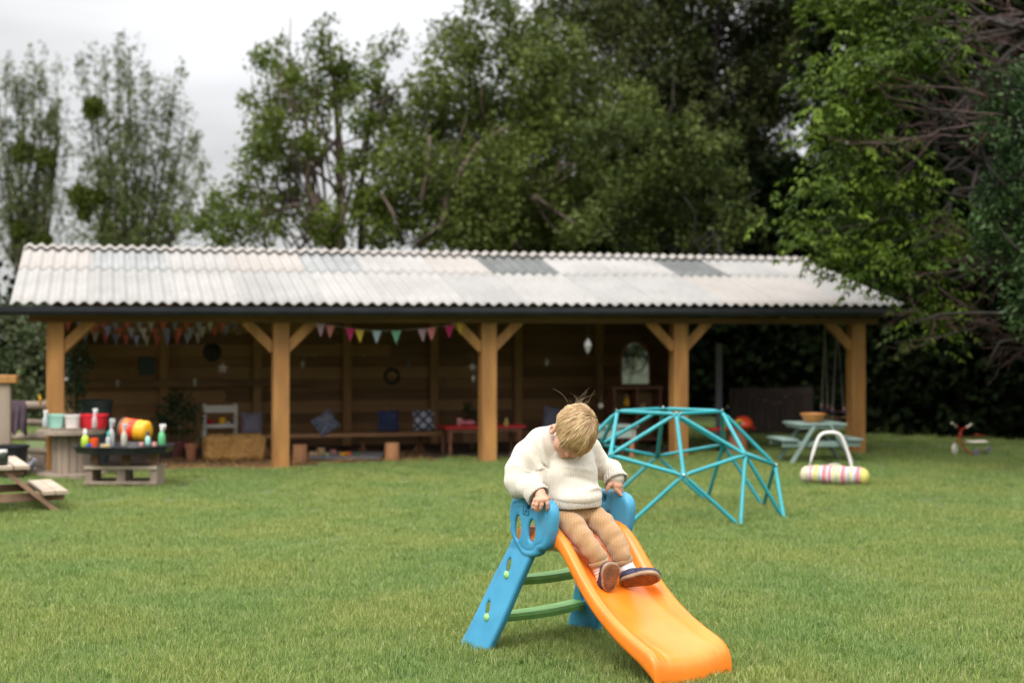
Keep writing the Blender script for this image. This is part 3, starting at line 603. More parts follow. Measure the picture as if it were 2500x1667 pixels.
def limbfold(V, P, amp, freq, seed, R=.09, tw=.35):
    out = np.zeros(len(V)); best = np.full(len(V), 9.); s0 = 0
    for i in range(len(P)-1):
        a_, b_ = P[i], P[i+1]; d = b_-a_; Ln = np.linalg.norm(d); t_ = np.clip((V-a_)@d/(Ln*Ln), 0, 1); q = V-a_-t_[:, None]*d; dist = np.linalg.norm(q, axis=1)
        _, x_, y_ = basis(d); ang = np.arctan2(q@x_, q@y_); s_ = s0+t_*Ln
        v = np.sin(s_*freq+tw*3*np.sin(ang+seed)+1.4*snoise(V, 14, seed))*np.clip(.45+.9*np.sin(ang*1+seed*2.1)+.3*snoise(V, 20, seed+3), 0, 1)
        u_ = dist < best; out[u_] = v[u_]; best[u_] = dist[u_]; s0 += Ln
    return amp*out*.8*np.clip((R-best)/.02, 0, 1)
# ---- jumper
f = Fld(lo, hi, .0042)
f.ell(Pz(628, 392, 6.80), (.122, .098, .125), BR, .02); f.ell(Pz(640, 470, 6.77), (.133, .108, .11), BR, .03); f.ell(Pz(655, 560, 6.755), (.127, .112, .085), BR, .03)
f.ell(Pz(668, 588, 6.725), (.128, .098, .05), BR, .025)
f.ell(Pz(600, 300, 6.83), (.10, .075, .06), BR, .04); f.cone(Pz(575, 262, 6.79), Pz(700, 300, 6.86), .052, .050, .03); f.cone(Pz(530, 275, 6.78), Pz(478, 296, 6.75), .055, .062, .03)
cuN0, cuN1 = Pz(428, 545, 6.625), Pz(464, 584, 6.585)
armN = [Pz(478, 300, 6.76), Pz(405, 368, 6.73), Pz(358, 450, 6.70), Pz(352, 505, 6.68), Pz(395, 535, 6.65), cuN0]
f.chain(armN, [.064, .069, .064, .060, .054, .050], .03)
f.cone(Pz(372, 545, 6.67), cuN0, .046, .045, .025); f.cone(Pz(470, 360, 6.74), Pz(455, 500, 6.70), .062, .052, .03); f.cone(Pz(540, 480, 6.74), Pz(545, 560, 6.73), .07, .06, .03)
f.cone(Pz(730, 335, 6.89), Pz(768, 400, 6.91), .060, .054, .03); f.cone(Pz(768, 400, 6.91), Pz(795, 440, 6.92), .054, .048, .02); f.cone(Pz(805, 440, 6.93), Pz(848, 442, 6.90), .046, .048, .02)
cuF0, cuF1 = Pz(852, 450, 6.89), Pz(872, 502, 6.86)
f.cone(cuF0, Pz(864, 480, 6.875), .047, .047, .015)
f.cone(Pz(640, 250, 6.77), Pz(600, 245, 6.80), .05, .05, .02)
f.cone(neck, HC-FW*.01, .040, .052, .006, cut=True)
ribs = [Pz(478, 300, 6.76), Pz(352, 505, 6.68), cuN0]
def jf(V):
    o = limbfold(V, armN, .0105, 80, 2, .13, .9)
    o += limbfold(V, [Pz(735, 335, 6.90), Pz(800, 440, 6.93), Pz(852, 450, 6.89)], .0065, 120, 5, .09)
    t_ = V[:, 2]; d = (V-Pz(655, 560, 6.755))@WD; u_ = (V-Pz(655, 560, 6.755))@UD
    z1 = Pz(655, 545, 6.7)[2]; z2 = Pz(655, 500, 6.7)[2]
    fr = np.clip(u_/.05, 0, 1)*np.clip((.115-np.abs(d))/.03, 0, 1)
    o += fr*(-.011*np.exp(-((t_-z1-.10*(-d)-.008*np.sin(d*30))/.009)**2)*np.clip((d+.04)/.06, 0, 1) + .006*np.exp(-((t_-z2+.02*np.sin(d*18))/.016)**2) - .007*np.exp(-((t_-z2-.05+.2*d)/.012)**2)*np.clip((.05-d)/.05, 0, 1)+.003*snoise(V, 26, 4))
    return o
cut_plane_z = Pz(655, 634, 6.72)[2]
# open hem: the jumper ends above the trousers
f.a = np.maximum(f.a, np.broadcast_to((cut_plane_z-f.ax[2])[None, None, :], f.a.shape)).astype(np.float32)
jumper = cloth('jumper', f, knit, jf)
ring = MB()
def ribring(c0, c1, r0, r1, nr, name, rr=.006, n=56, depth=.0016, cx=None):
    d, a_, b_ = basis(c1-c0); Ln = np.linalg.norm(c1-c0); V = []; prof = [(-.0, r0*.90), (.0, r0), (Ln*.3, r0*1.03), (Ln*.7, (r0+r1)/2*1.04), (Ln*.95, r1*1.02), (Ln+.003, r1*.96), (Ln, r1*.86), (Ln*.6, r1*.82), (0, r1*.8)]
    N_ = nr*4
    for h_, r_ in prof:
        for k in range(N_):
            an = 2*pi*k/N_; q = r_+(depth*cos(nr*an) if r_ > r1*.88 else 0)+.0025*sin(2*an+h_*40); V.append(c0+d*h_+q*(a_*cos(an)*(cx or 1)+b_*sin(an)))
    Q = [[i*N_+k, i*N_+(k+1) % N_, (i+1)*N_+(k+1) % N_, (i+1)*N_+k] for i in range(len(prof)-1) for k in range(N_)]
    return MB().add(V, Q).build(name, cuffm, jumper, True)
ribring(cuN0-norm(cuN1-cuN0)*.012, cuN1, .053, .055, 40, 'cuff'); ribring(Pz(856, 470, 6.882), cuF1, .054, .059, 36, 'cuff')
# hem band
hb = MB(); V = []; N_ = 200; c0 = Pz(662, 634, 6.735)
for i, (z_, s_) in enumerate(((.040, 1.0), (.034, 1.02), (.015, 1.025), (.0, 1.01), (-.004, .98), (.0, .95), (.03, .94))):
    for k in range(N_):
        an = 2*pi*k/N_; V.append(c0+WD*(.127*s_+.0012*cos(an*50))*cos(an)+UD*(.100*s_+.0012*cos(an*50))*sin(an)+Z*(z_-.002*sin(3*an)))
hb.add(V, [[i*N_+k, i*N_+(k+1) % N_, (i+1)*N_+(k+1) % N_, (i+1)*N_+k] for i in range(6) for k in range(N_)]).build('hem_band', cuffm, jumper, True)
# collar ring hugging the neck
cl_ = MB(); V = []; N_ = 160; ca = norm(HC-FW*.03-neck); _, xa, xb = basis(ca); c0 = neck+ca*.012
for h_, r_ in ((-.01, .066), (.0, .064), (.012, .062), (.020, .057), (.020, .050), (.0, .050)):
    for k in range(N_): an = 2*pi*k/N_; V.append(c0+ca*h_+(r_+.001*cos(an*40))*(xa*cos(an)*1.15+xb*sin(an)))
cl_.add(V, [[i*N_+k, i*N_+(k+1) % N_, (i+1)*N_+(k+1) % N_, (i+1)*N_+k] for i in range(5) for k in range(N_)]).build('collar', cuffm, jumper, True)
# ---- trousers
f = Fld(lo, hi, .0042)
f.ell(Pz(660, 668, 6.765), (.118, .095, .062), BR, .02)
LN = [Pz(598, 678, 6.705), Pz(650, 745, 6.63), Pz(700, 808, 6.58), Pz(745, 866, 6.555), Pz(770, 902, 6.55)]; LF = [Pz(735, 668, 6.78), Pz(798, 730, 6.70), Pz(848, 795, 6.65), Pz(878, 848, 6.63), Pz(895, 895, 6.62)]
f.chain(LN, [.062, .056, .051, .049, .046], .02); f.chain(LF, [.061, .055, .050, .049, .047], .018)
dn, df_ = norm(anN-LN[-1]), norm(anF-LF[-1])
f.cone(LN[-1]+dn*.052, LN[-1]+dn*.02, .036, .036, .004, cut=True) if False else None
f.cone(LN[-1]+dn*.03, LN[-1]+dn*.10, .040, .040, .004, cut=True); f.cone(LF[-1]+df_*.032, LF[-1]+df_*.10, .040, .040, .004, cut=True)
def tf(V): 
    o = limbfold(V, LN, .0020, 120, 1, .10, 1.2)+limbfold(V, LF, .0020, 113, 4, .10, .9)+.0032*snoise(V, 34, 7)+.0016*snoise(V, 70, 3)
    d = (V-pel)@WD; m_ = np.exp(-((d-.0)/.02)**2)*np.clip((V[:, 2]-.62)/.03, 0, 1); return o-.005*m_
cord_o = cloth('trousers', f, cord, tf)
# turned hems at the ankles
for (c, d, r_) in ((LN[-1], dn, .045), (LF[-1], df_, .046)):
    V = []; N_ = 120; _, xa, xb = basis(d)
    for h_, q in ((.012, r_*.98), (.014, r_*1.04), (.034, r_*1.03), (.037, r_*.98), (.034, r_*.90), (.012, r_*.88)):
        for k in range(N_): an = 2*pi*k/N_; V.append(c+d*(h_+.003*sin(2*an))+(q+.0009*cos(an*34))*(xa*cos(an)+xb*sin(an)*1.03))
    MB().add(V, [[i*N_+k, i*N_+(k+1) % N_, (i+1)*N_+(k+1) % N_, (i+1)*N_+k] for i in range(5) for k in range(N_)]).build('trouser_hem', cord, cord_o, True)
# ---- socks
def sock(a_, b_, c_):
    f = Fld(np.minimum.reduce([a_, b_, c_])-.07, np.maximum.reduce([a_, b_, c_])+.07, .0035); f.chain([a_, b_, c_], [.040, .040, .036], .02)
    return cloth('sock', f, sockm, lambda V: limbfold(V, [a_, b_, c_], .0016, 420, 3, .2, .1))
# ---- shoes: heel and toe points on the sole, n = outward sole direction
def shoe(heel, toe, n, wd, label=None):
    heel = np.array(heel); toe = np.array(toe); x = norm(toe-heel); n = norm(np.array(n)-x*np.dot(n, x)); up = -n; y = np.cross(up, x); Ln = np.linalg.norm(toe-heel)
    def W_(V): V = np.asarray(V); return heel+V[:, :1]*x+V[:, 1:2]*y+V[:, 2:3]*up
    def ol(sc, z_, N_=40):
        o = []
        for k in range(N_):
            an = 2*pi*k/N_; cx = cos(an); xx = Ln*(.5+.5*cx); wv = wd/2*(.80+.28*(xx/Ln)-.10*exp(-((xx/Ln-.42)/.16)**2)); o.append((Ln*.5+Ln*.5*cx*sc*(1), wv*sin(an)*sc*(abs(sin(an))**-.25 if abs(sin(an)) > .05 else 1), z_))
        return o
    from math import exp
    N_ = 40; V = []; 
    for sc, z_ in ((.93, .001), (1.0, .004), (1.01, .012), (.98, .019), (.90, .021)): V += ol(sc, z_)
    Q = [[i*N_+k, i*N_+(k+1) % N_, (i+1)*N_+(k+1) % N_, (i+1)*N_+k] for i in range(4) for k in range(N_)]+[list(range(N_))[::-1], list(range(4*N_, 5*N_))]
    f = Fld((-.02, -.06, -.01), (Ln+.02, .06, .1), .003)
    f.ell((Ln*.66, 0, .024), (Ln*.335, wd*.46, .032), None, .01); f.ell((Ln*.24, 0, .026), (Ln*.25, wd*.39, .040), None, .02); f.cone((Ln*.27, 0, .03), (Ln*.2, 0, .055), wd*.37, wd*.34, .02); f.cone((Ln*.27, 0, .034), (Ln*.5, 0, .034), wd*.36, wd*.34, .015)
    f.cone((Ln*.22, 0, .055), (Ln*.14, 0, .11), .026, .026, .003, cut=True)
    f.a = np.maximum(f.a, np.broadcast_to((.018-f.ax[2])[None, None, :], f.a.shape)).astype(np.float32)
    Vs, Qs = f.mesh(); s_o = mkobj('shoe', W_(Vs), Qs[:, ::-1], navy, child, True)
    so_ = MB().add(W_(V), Q).build('sole', sole_m, s_o, 'auto')
    V = []
    for sc, z_ in ((.90, .0035), (.90, -.0015), (.86, -.003), (.5, -.0025)): V += ol(sc, z_)
    V = np.array(V); Q = [[i*N_+k, i*N_+(k+1) % N_, (i+1)*N_+(k+1) % N_, (i+1)*N_+k] for i in range(3) for k in range(N_)]+[list(range(3*N_, 4*N_))]
    MB().add(W_(V), Q).build('outsole', outm, s_o, 'auto')
    st_ = MB()
    for xx in (.46, .56):
        st_.tube(W_([(Ln*xx, wd*.42*cos(a_), .030+.030*sin(a_)) for a_ in np.linspace(.25, pi-.25, 9)]), [.004]+[.005]*7+[.004], 6)
    st_.build('strap', navy, s_o, True)
    return s_o, heel+x*Ln*.25+up*.05
sN, tN = shoe(Pz(834, 1086, 6.505), Pz(852, 934, 6.49), (.42, -.90, -.08), .098)
sF, tF = shoe(Pz(890, 1048, 6.58), Pz(1100, 1010, 6.49), (.14, -.82, -.54), .096)
sock(LN[-1]+dn*.005, anN, tN); sock(LF[-1]+df_*.005, anF, tF)
# ---- hair: a thin cap plus several thousand strands combed out from the crown
hairm = mat('blond_hair', (.40, .25, .115), (.34, .205, .09), 12, .42, 0, spec=.5, attr='rnd', c3=[(.15, .08, .032), (.36, .21, .085), (.62, .42, .19), (.95, .76, .46)])
hair_cap = mat('hair_roots', (.24, .145, .065), (.17, .10, .042), 60, .7, .4, 90, (1, 1, 1))
SC = np.array([.089, .107, .0945]); SCC = np.array([0, -.012, .012])       # scalp ellipsoid, head frame
def loc2w(L_): return HC+L_[..., :1]*RT+L_[..., 1:2]*FW+L_[..., 2:3]*UPv
crown = norm((.33, -.42, .85))
e1 = norm(np.cross(crown, (0, 1, 0))); e2 = np.cross(crown, e1)      # e2 roughly forward
if e2[1] < 0: e2 = -e2
def thmax(az):   # reach of the hair (angle from the crown) by azimuth; az = 0 is toward the face
    d = e2*np.cos(az)[..., None]+e1*np.sin(az)[..., None]
    th = np.full(az.shape, 2.15)
    for i in range(10):   # march down until the hairline
        pass
    return th
def hairline(L_):      # L_: unit directions on the scalp; True where hair grows
    x, y, z_ = L_[..., 0], L_[..., 1], L_[..., 2]
    zmin = np.where(y > .30, .30+.35*np.clip((y-.3)/.7, 0, 1)-.30*np.clip((np.abs(x)-.35)/.5, 0, 1), -.22-.35*np.clip((-y), 0, 1)); zmin = np.where((y <= .30) & (y > -.15), .0+.25*(y+.15)/.45-.1, zmin)
    return z_ > zmin
V = []; Q = []; nu, nv = 48, 60
cap = MB(); grid = []
for i in range(nu+1):
    th = 2.35*i/nu
    for k in range(nv):
        an = 2*pi*k/nv; d = crown*cos(th)+(e1*cos(an)+e2*sin(an))*sin(th); grid.append(d)
grid = np.array(grid); ok = hairline(grid); Lg = grid*(SC+.003)+SCC; Wg = loc2w(Lg)
cap.add(Wg, [[i*nv+k, i*nv+(k+1) % nv, (i+1)*nv+(k+1) % nv, (i+1)*nv+k] for i in range(nu) for k in range(nv) if ok[i*nv+k] and ok[(i+1)*nv+k] and ok[i*nv+(k+1) % nv]])
hair = cap.build('hair', hair_cap, child, True)
r3 = np.random.default_rng(11); NS = 9000; SEG = 12
th0 = np.arccos(1-r3.uniform(0, 1, NS)*1.45); az = r3.uniform(0, 2*pi, NS)
def dirs(th, a_): return crown*np.cos(th)[..., None]+(e1*np.cos(a_)[..., None]+e2*np.sin(a_)[..., None])*np.sin(th)[..., None]
root = dirs(th0, az); keep = hairline(root); th0, az, root = th0[keep], az[keep], root[keep]; NS = len(th0)
front = np.clip(root[:, 1]*1.2+.25, 0, 1); top = root[:, 2] > .1
lenA = np.where(front > .2, r3.uniform(.6, 1.15, NS), r3.uniform(.45, .75, NS))
clump = snoise(root, 9, 3)*.5+snoise(root, 23, 9)*.35
lay = r3.uniform(0, 1, NS); P_ = []
twist = .10*snoise(root, 5, 12)+.22*np.exp(-th0/.3)
for s_ in range(SEG+1):
    t_ = s_/SEG; th = th0+lenA*t_; a_ = az+twist*t_+.05*clump*t_+r3.normal(0, .008, NS)
    d = dirs(th, a_); lift = .003+.014*lay*np.sin(pi*min(1, t_*1.1+.05))**.6+.006*clump*np.sin(pi*t_)
    # do not follow the scalp round onto the face: limit the height in the head frame and hang straight
    L_ = d*(SC+lift[:, None])+SCC; P_.append(L_)
P_ = np.array(P_)                                       # seg, strand, 3
brow = .030+.010*snoise(root, 7, 5)-.022*np.abs(root[:, 0])
for s_ in range(1, SEG+1):                              # fringe: past the brow line strands fall free under gravity
    fr = (P_[s_, :, 1] > .045) & (P_[s_, :, 2] < .062)
    g = np.array([RT@(-Z), FW@(-Z), UPv@(-Z)]); prev = P_[s_-1]; step = np.linalg.norm(P_[s_]-prev, axis=1)[:, None]
    dd = (P_[s_]-prev)/(step+1e-9); nd = dd*.55+g*.45+np.array([0, .12, 0]); nd /= np.linalg.norm(nd, axis=1)[:, None]
    stop = P_[s_-1][:, 2] < brow
    newp = np.where(stop[:, None], prev+nd*step*.10, prev+nd*step*.8)
    P_[s_] = np.where(fr[:, None], newp, P_[s_])
    sd = (np.abs(P_[s_, :, 0]) > .06) & (P_[s_, :, 2] < .012-.35*np.clip(-P_[s_, :, 1], 0, .1)) & (P_[s_, :, 1] > -.06)
    P_[s_] = np.where(sd[:, None], prev+(P_[s_]-prev)*.08, P_[s_])
Wp = loc2w(P_); wid = .0011
tang = np.gradient(Wp, axis=0); tang /= np.linalg.norm(tang, axis=2)[..., None]+1e-9; rad = Wp-HC; rad /= np.linalg.norm(rad, axis=2)[..., None]; sd = np.cross(tang, rad); sd /= np.linalg.norm(sd, axis=2)[..., None]+1e-9
tp = np.array([1, 1, 1, 1, 1, 1, .95, .9, .85, .75, .6, .4, .15])[:, None, None]*wid
A_ = Wp-sd*tp; B_ = Wp+sd*tp; Cc = Wp+rad*tp*.8; allV = np.stack([A_, Cc, B_], 2)       # seg, strand, 3, xyz
V = allV.transpose(1, 0, 2, 3).reshape(-1, 3); bs = np.arange(NS)[:, None]*((SEG+1)*3); Fq = []
for s_ in range(SEG):
    for j in (0, 1): Fq.append(bs+np.array([[s_*3+j, s_*3+j+1, (s_+1)*3+j+1, (s_+1)*3+j]]))
rn = np.clip(.5+.24*r3.normal(0, 1, NS)+.36*clump-.06+.12*lay-.34*np.exp(-th0/.45), 0, 1)
mkobj('hair_strands', V, np.concatenate(Fq), hairm, hair, True, attrs={'rnd': np.repeat(rn, (SEG+1)*3)})
# wisps blown up from the crown
wm = MB(); rw = random.Random(5)
for i in range(24):
    Zw = Z*.11+np.array([rw.gauss(.012, .022), rw.gauss(0, .03), 0]); Zl = norm((np.array([RT@Zw, FW@Zw, UPv@Zw])-SCC)/SC); p = loc2w((Zl*(SC+.004)+SCC)[None])[0]; q = norm(norm(p-HC)*.5+Z*.9+np.array([rw.uniform(-.1, .6), 0, 0])); Ln = rw.uniform(.03, .13); sw2 = rw.uniform(-.5, .6)
    pts_ = [p+q*Ln*t_+np.array([sw2*Ln*t_*t_, 0, -.28*Ln*t_*t_]) for t_ in (0, .25, .5, .75, 1)]
    wm.tube(pts_, [.0004, .0004, .0004, .0003, .0002], 4)
wm.build('stray_hair', mat('wisp_hair', (.30, .21, .13), (.42, .3, .18), 20, .5), hair, True)
for s_ in (-1, 1):
    em = MB()
    em.tube([hd(s_*.033+x, .0985-abs(x)*.25, .0005-.004*cos(x*90)) for x in np.linspace(-.013, .013, 8)], [.0008]*8, 5); em.build('eyelashes', mat('lashes', (.05, .03, .02), None, 5, .7), child, True)
# ================= play things and furniture
def lat(px, py, Y): return at(px, py, Y)
def obox(name, c, size, m, label, cat, rz=0, bev=.004, group=None): return thing(name, MB().box(c, size, rz=rz, bev=bev), m, label, cat, group)
# ---- wooden picnic table at the left edge
pc = np.array([-4.46, 11.85, 0]); AX = norm((.90, .43, 0)); LX = np.array([-AX[1], AX[0], 0]); PF = (AX, LX, Z)
pt_ = empty('picnic_table', pc, 'small brown wooden picnic table at the left edge of the lawn', 'picnic table')
for i in range(5): MB().box(pc+AX*(-.19+.135*i)+LX*.42+Z*.405, (.12, 1.05, .034), PF, .003).build('tabletop_plank', wood_pale, pt_)
for sg in (-1, 1):
    for k in range(2): MB().box(pc+AX*sg*(.565+.105*k)+LX*.42+Z*.182, (.10, 1.05, .034), PF, .003).build('bench_plank', wood_pale, pt_)
for l_ in (.0, .84):
    MB().box(pc+LX*l_+Z*.362, (.74, .04, .06), PF, .003).build('table_batten', wood_picnic, pt_); MB().box(pc+LX*(l_+.05)+Z*.14, (1.42, .04, .07), PF, .003).build('bench_bearer', wood_picnic, pt_)
    for sg in (-1, 1): MB().beam(pc+AX*sg*.20+LX*(l_-.0)+Z*.39, pc+AX*sg*.66+LX*(l_-.0)+Z*.0, .04, .12, LX, .003).build('leg', wood_picnic, pt_)
jar = empty('glass_jar', at(6, 1134, 11.95), 'dark jar with a pale lid standing on the picnic table', 'jar')
MB().lathe(jar.location, [(.04, 0), (.047, .01), (.047, .09), (.036, .105)], 16).build('glass', mat('dark_glass', (.02, .03, .02), None, 5, .1), jar, True); MB().lathe(np.array(jar.location)+Z*.105, [(.04, 0), (.04, .02), (0, .022)], 16).build('lid', whitepl, jar, 'auto')
# ---- fence, tall post, cloth
ftop = empty('rail_fence', at(70, 1110, 16.2)*np.array([1, 1, 0]), 'weathered round rail fence at the left below the shelter post', 'fence')
for (y0, y1, r_) in ((990, 990, .050), (1030, 1032, .038), (1070, 1066, .045), (1100, 1102, .035)):
    a_, b_ = at(-80, y0, 16.5), at(128, y1, 16.1); MB().tube([a_, (a_+b_)/2+Z*.01, b_], [r_, r_*.93, r_], 12).build('rail', wood_grey, ftop, 'auto')
for px in (-60, 118): g_ = at(px, 1137, 16.3); g_[2] = 0; MB().tube([g_, g_+Z*.78], .055, 12).build('fence_post', wood_grey, ftop, 'auto')
tp_ = at(12, 1140, 15.3); tp_[2] = 0; tpost = empty('gate_post', tp_, 'thick weathered post with a flat wooden cap at the left edge', 'post')
MB().box(tp_+Z*.50, (.125, .125, 1.0), rz=.2, bev=.006).build('shaft', wood_grey, tpost, 'auto'); MB().box(tp_+Z*1.045, (.26, .2, .085), rz=.2, bev=.006).build('cap', wood_post, tpost, 'auto')
cth = mat('plum_cloth', (.12, .085, .105), (.08, .055, .075), 9, .95, .4, 80); V = []; nA, nB = 14, 16
for i in range(nA):
    for j in range(nB):
        t_ = j/(nB-1); px = 18+44*i/(nA-1)+4*sin(t_*5)*(1-t_)*(1 if i else 1)-6*t_*(.5-i/nA); y = 978+76*t_*(1-.12*sin(i*.9)); V.append(at(px, y, 15.98+.035*sin(i*1.5+t_)*t_-.06*(1-(1-t_)**4)*.4))
cl_o = MB().add(V, [[i*nB+j, (i+1)*nB+j, (i+1)*nB+j+1, i*nB+j+1] for i in range(nA-1) for j in range(nB-1)]); o = thing('hanging_cloth', cl_o, cth, 'plum grey cloth draped over the rail of the left fence', 'cloth', smooth=True); o.modifiers.new('t', 'SOLIDIFY').thickness = .012
thing('toy_spade', MB().tube([at(98, 990, 16.0), at(99, 975, 16.0), at(96, 962, 16.0)], [.014, .02, .008], 8), yellow_p, 'small yellow toy upright on the top fence rail', 'toy')
bk = gnd(32, 1137); bk = at(30, 1137, 15.0); bk[2] = 0
bucket = thing('planter_tub', MB().lathe(bk, [(.0, .0), (.125, 0), (.16, .33), (.175, .335), (.175, .36), (.155, .36), (.14, .28), (0, .27)], 24), black_p, 'black plastic tub on the grass behind the picnic table', 'tub')
fp = at(68, 1128, 15.3); fp[2] = 0; fl_ = empty('flower_clump', fp, 'small clump of blue and white flowers by the black tub', 'plant')
mb = MB(); mf = MB(); rr = random.Random(9)
for i in range(26):
    a_ = rr.uniform(0, 6.28); q = fp+np.array([cos(a_), sin(a_), 0])*rr.uniform(.0, .07); h_ = rr.uniform(.06, .2); t2 = q+np.array([cos(a_)*.03, sin(a_)*.03, h_]); mb.tube([q, t2], [.003, .002], 4); mf.ball(t2, rr.uniform(.010, .018), 6)
mb.build('stem', mat('stem_green', (.06, .13, .03), None, 9, .7), fl_); mf.build('flowers', mat('pale_blue_petals', (.45, .5, .72), (.6, .6, .68), 40, .7), fl_, True)
# ---- cable drum table with tubs
dc = at(174, 1152, 15.3); dc[2] = 0; drum = empty('cable_drum_table', dc, 'weathered wooden cable drum used as a table under coloured tubs', 'table')
m_ = MB(); 
for k in range(16): a_ = 2*pi*k/16; m_.box(dc+np.array([cos(a_), sin(a_), 0])*.185+Z*.25, (.022, .068, .44), rz=a_)
m_.build('barrel', wood_grey, drum)
def planked_disc(c, r, th, n=7):
    m_ = MB()
    for i in range(n):
        y0 = -r+2*r*i/n+.004; y1 = -r+2*r*(i+1)/n-.004; P = []
        xs = lambda y: math.sqrt(max(r*r-y*y, 1e-5))
        ys = np.linspace(y0, y1, 5); poly = [(xs(y), y) for y in ys]+[(-xs(y), y) for y in ys[::-1]]; m_.prism(poly, c, ((1, 0, 0), (0, 1, 0), (0, 0, 1)), th)
    return m_
planked_disc(dc+Z*.482, .36, .04).build('top', wood_grey, drum); planked_disc(dc+Z*.025, .36, .04).build('bottom', wood_grey, drum)
def tub(name, px0, px1, py0, py1, Y, m, label, cat='tub', taper=.85, handles=True):
    a_, b_ = at(px0, py1, Y), at(px1, py0, Y); c = (a_+b_)/2; c[2] = a_[2]; W_, H_ = (b_-a_)[0], (b_-a_)[2]; D = W_*.7; V = []; N_ = 24
    def rr_(s, z_): return [c+np.array([W_/2*s*abs(cos(t))**.45*np.sign(cos(t)), D/2*s*abs(sin(t))**.45*np.sign(sin(t)), z_]) for t in np.linspace(0, 2*pi, N_, endpoint=False)]
    pr = [(taper, 0), (taper+.03, .01), (.96, H_*.8), (1.03, H_*.84), (1.04, H_), (.98, H_), (.95, H_*.85), (taper*.95, .02)]
    for s, z_ in pr: V += rr_(s, z_)
    Q = [[i*N_+k, i*N_+(k+1) % N_, (i+1)*N_+(k+1) % N_, (i+1)*N_+k] for i in range(7) for k in range(N_)]+[list(range(N_))[::-1], list(range(7*N_, 8*N_))]
    return thing(name, MB().add(V, Q), m, label, cat)
tub('mint_tub', 116, 158, 1011, 1044, 15.2, mint_p, 'mint green tub on the cable drum table'); tub('white_tub', 160, 194, 1012, 1044, 15.15, mat('speckled_white', (.72, .68, .66), (.6, .42, .4), 30, .5, lo=.5, hi=.72), 'white speckled tub between the mint and red tubs'); tub('red_tub', 196, 262, 1011, 1045, 15.3, red_p, 'wide red tub on the cable drum table')
def bottle(name, px, py0, py1, Y, wd, body, top, label, kind='spray'):
    b = at(px, py1, Y); H_ = (py1-py0)*Y/FPX; r_ = wd*Y/FPX/2; e_ = empty(name, b, label, 'bottle')
    MB().lathe(b, [(r_*.9, 0), (r_, .005), (r_, H_*.42), (r_*.75, H_*.56), (r_*.4, H_*.64), (r_*.38, H_*.70)], 14).build('bottle_body', body, e_, True)
    t_ = MB()
    if kind == 'spray': t_.lathe(b, [(r_*.45, H_*.68), (r_*.45, H_*.80), (r_*.3, H_*.84)], 12); t_.box(b+Z*H_*.9+np.array([r_*.3, 0, 0]), (r_*1.8, r_*.8, H_*.15), bev=.003); t_.beam(b+Z*H_*.84+np.array([r_*.9, 0, 0]), b+Z*H_*.7+np.array([r_*.8, 0, 0]), .008, .006)
    else: t_.lathe(b, [(r_*.5, H_*.69), (r_*.5, H_*.9), (r_*.3, H_)], 12)
    t_.build('cap', top, e_, 'auto'); return e_
pink = mat('pink_plastic', (.7, .33, .3), None, 4, .4); lime = mat('lime_liquid', (.42, .62, .06), (.4, .58, .05), 5, .2); grn = mat('green_liquid', (.12, .45, .2), (.1, .4, .18), 5, .25)
bottle('spray_bottle', 110, 1000, 1043, 15.1, 12, grey_t, whitepl, 'pale bottle leaning at the left end of the cable drum table'); bottle('spray_bottle', 231, 996, 1046, 15.05, 13, mat('clear_pink', (.55, .4, .4), None, 5, .2), whitepl, 'clear spray bottle in front of the red tub')
# ---- black tuff tray on a pallet stand
tc_ = at(305, 1190, 14.25); tc_[2] = 0; YT = 14.25
pal = empty('pallet_stand', tc_, 'low weathered pallet standing on edge under the black tray', 'pallet')
def pxm(d): return d*YT/FPX
for px in (228, 305, 384):
    MB().box(at(px, 1190, YT)*np.array([1, 1, 0])+Z*.11, (.085 if px == 305 else .07, .32, .22), bev=.004).build('block', wood_grey, pal)
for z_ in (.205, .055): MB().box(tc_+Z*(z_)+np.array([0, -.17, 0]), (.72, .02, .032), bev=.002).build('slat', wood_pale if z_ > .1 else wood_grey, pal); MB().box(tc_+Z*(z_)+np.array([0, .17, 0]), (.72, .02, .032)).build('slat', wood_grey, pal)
for px in (234, 308, 378): MB().box(at(px, 1100, YT)*np.array([1, 1, 0])+Z*.275, (.07, .07, .13)).build('upright', wood_picnic, pal)
tr_ = MB(); V = []; N_ = 8; ct = tc_+Z*.345; 
R_ = .475
for r_, z_ in ((R_*.80, 0), (R_*.93, .004), (R_*.97, .06), (R_*1.0, .066), (R_*1.0, .074), (R_*.95, .074), (R_*.90, .016), (R_*.86, .012)):
    for k in range(8):
        a_ = pi/8+k*pi/4; V.append(ct+np.array([cos(a_)*r_*1.08, sin(a_)*r_*.9, z_]))
tr_.add(V, [[i*8+k, i*8+(k+1) % 8, (i+1)*8+(k+1) % 8, (i+1)*8+k] for i in range(7) for k in range(8)]+[list(range(8))[::-1], list(range(56, 64))]); thing('mixing_tray', tr_, black_p, 'black eight sided mixing tray on the pallet stand', 'tray')
YB = 14.1
bottle('soap_bottle', 208, 1046, 1090, YB, 19, lime, whitepl, 'bottle of lime green liquid at the left of the black tray', 'pump'); bottle('spray_bottle', 395, 1034, 1086, YB, 17, grn, whitepl, 'green and white spray bottle at the right end of the black tray')
bottle('spray_bottle', 272, 1020, 1090, YB-.05, 15, grey_t, grey_t, 'tall frosted spray bottle beside the fallen drum'); bottle('spray_bottle', 303, 1032, 1088, YB-.1, 15, mat('yellowish_clear', (.5, .47, .38), None, 5, .25), grey_t, 'clear bottle in front of the open end of the striped drum')
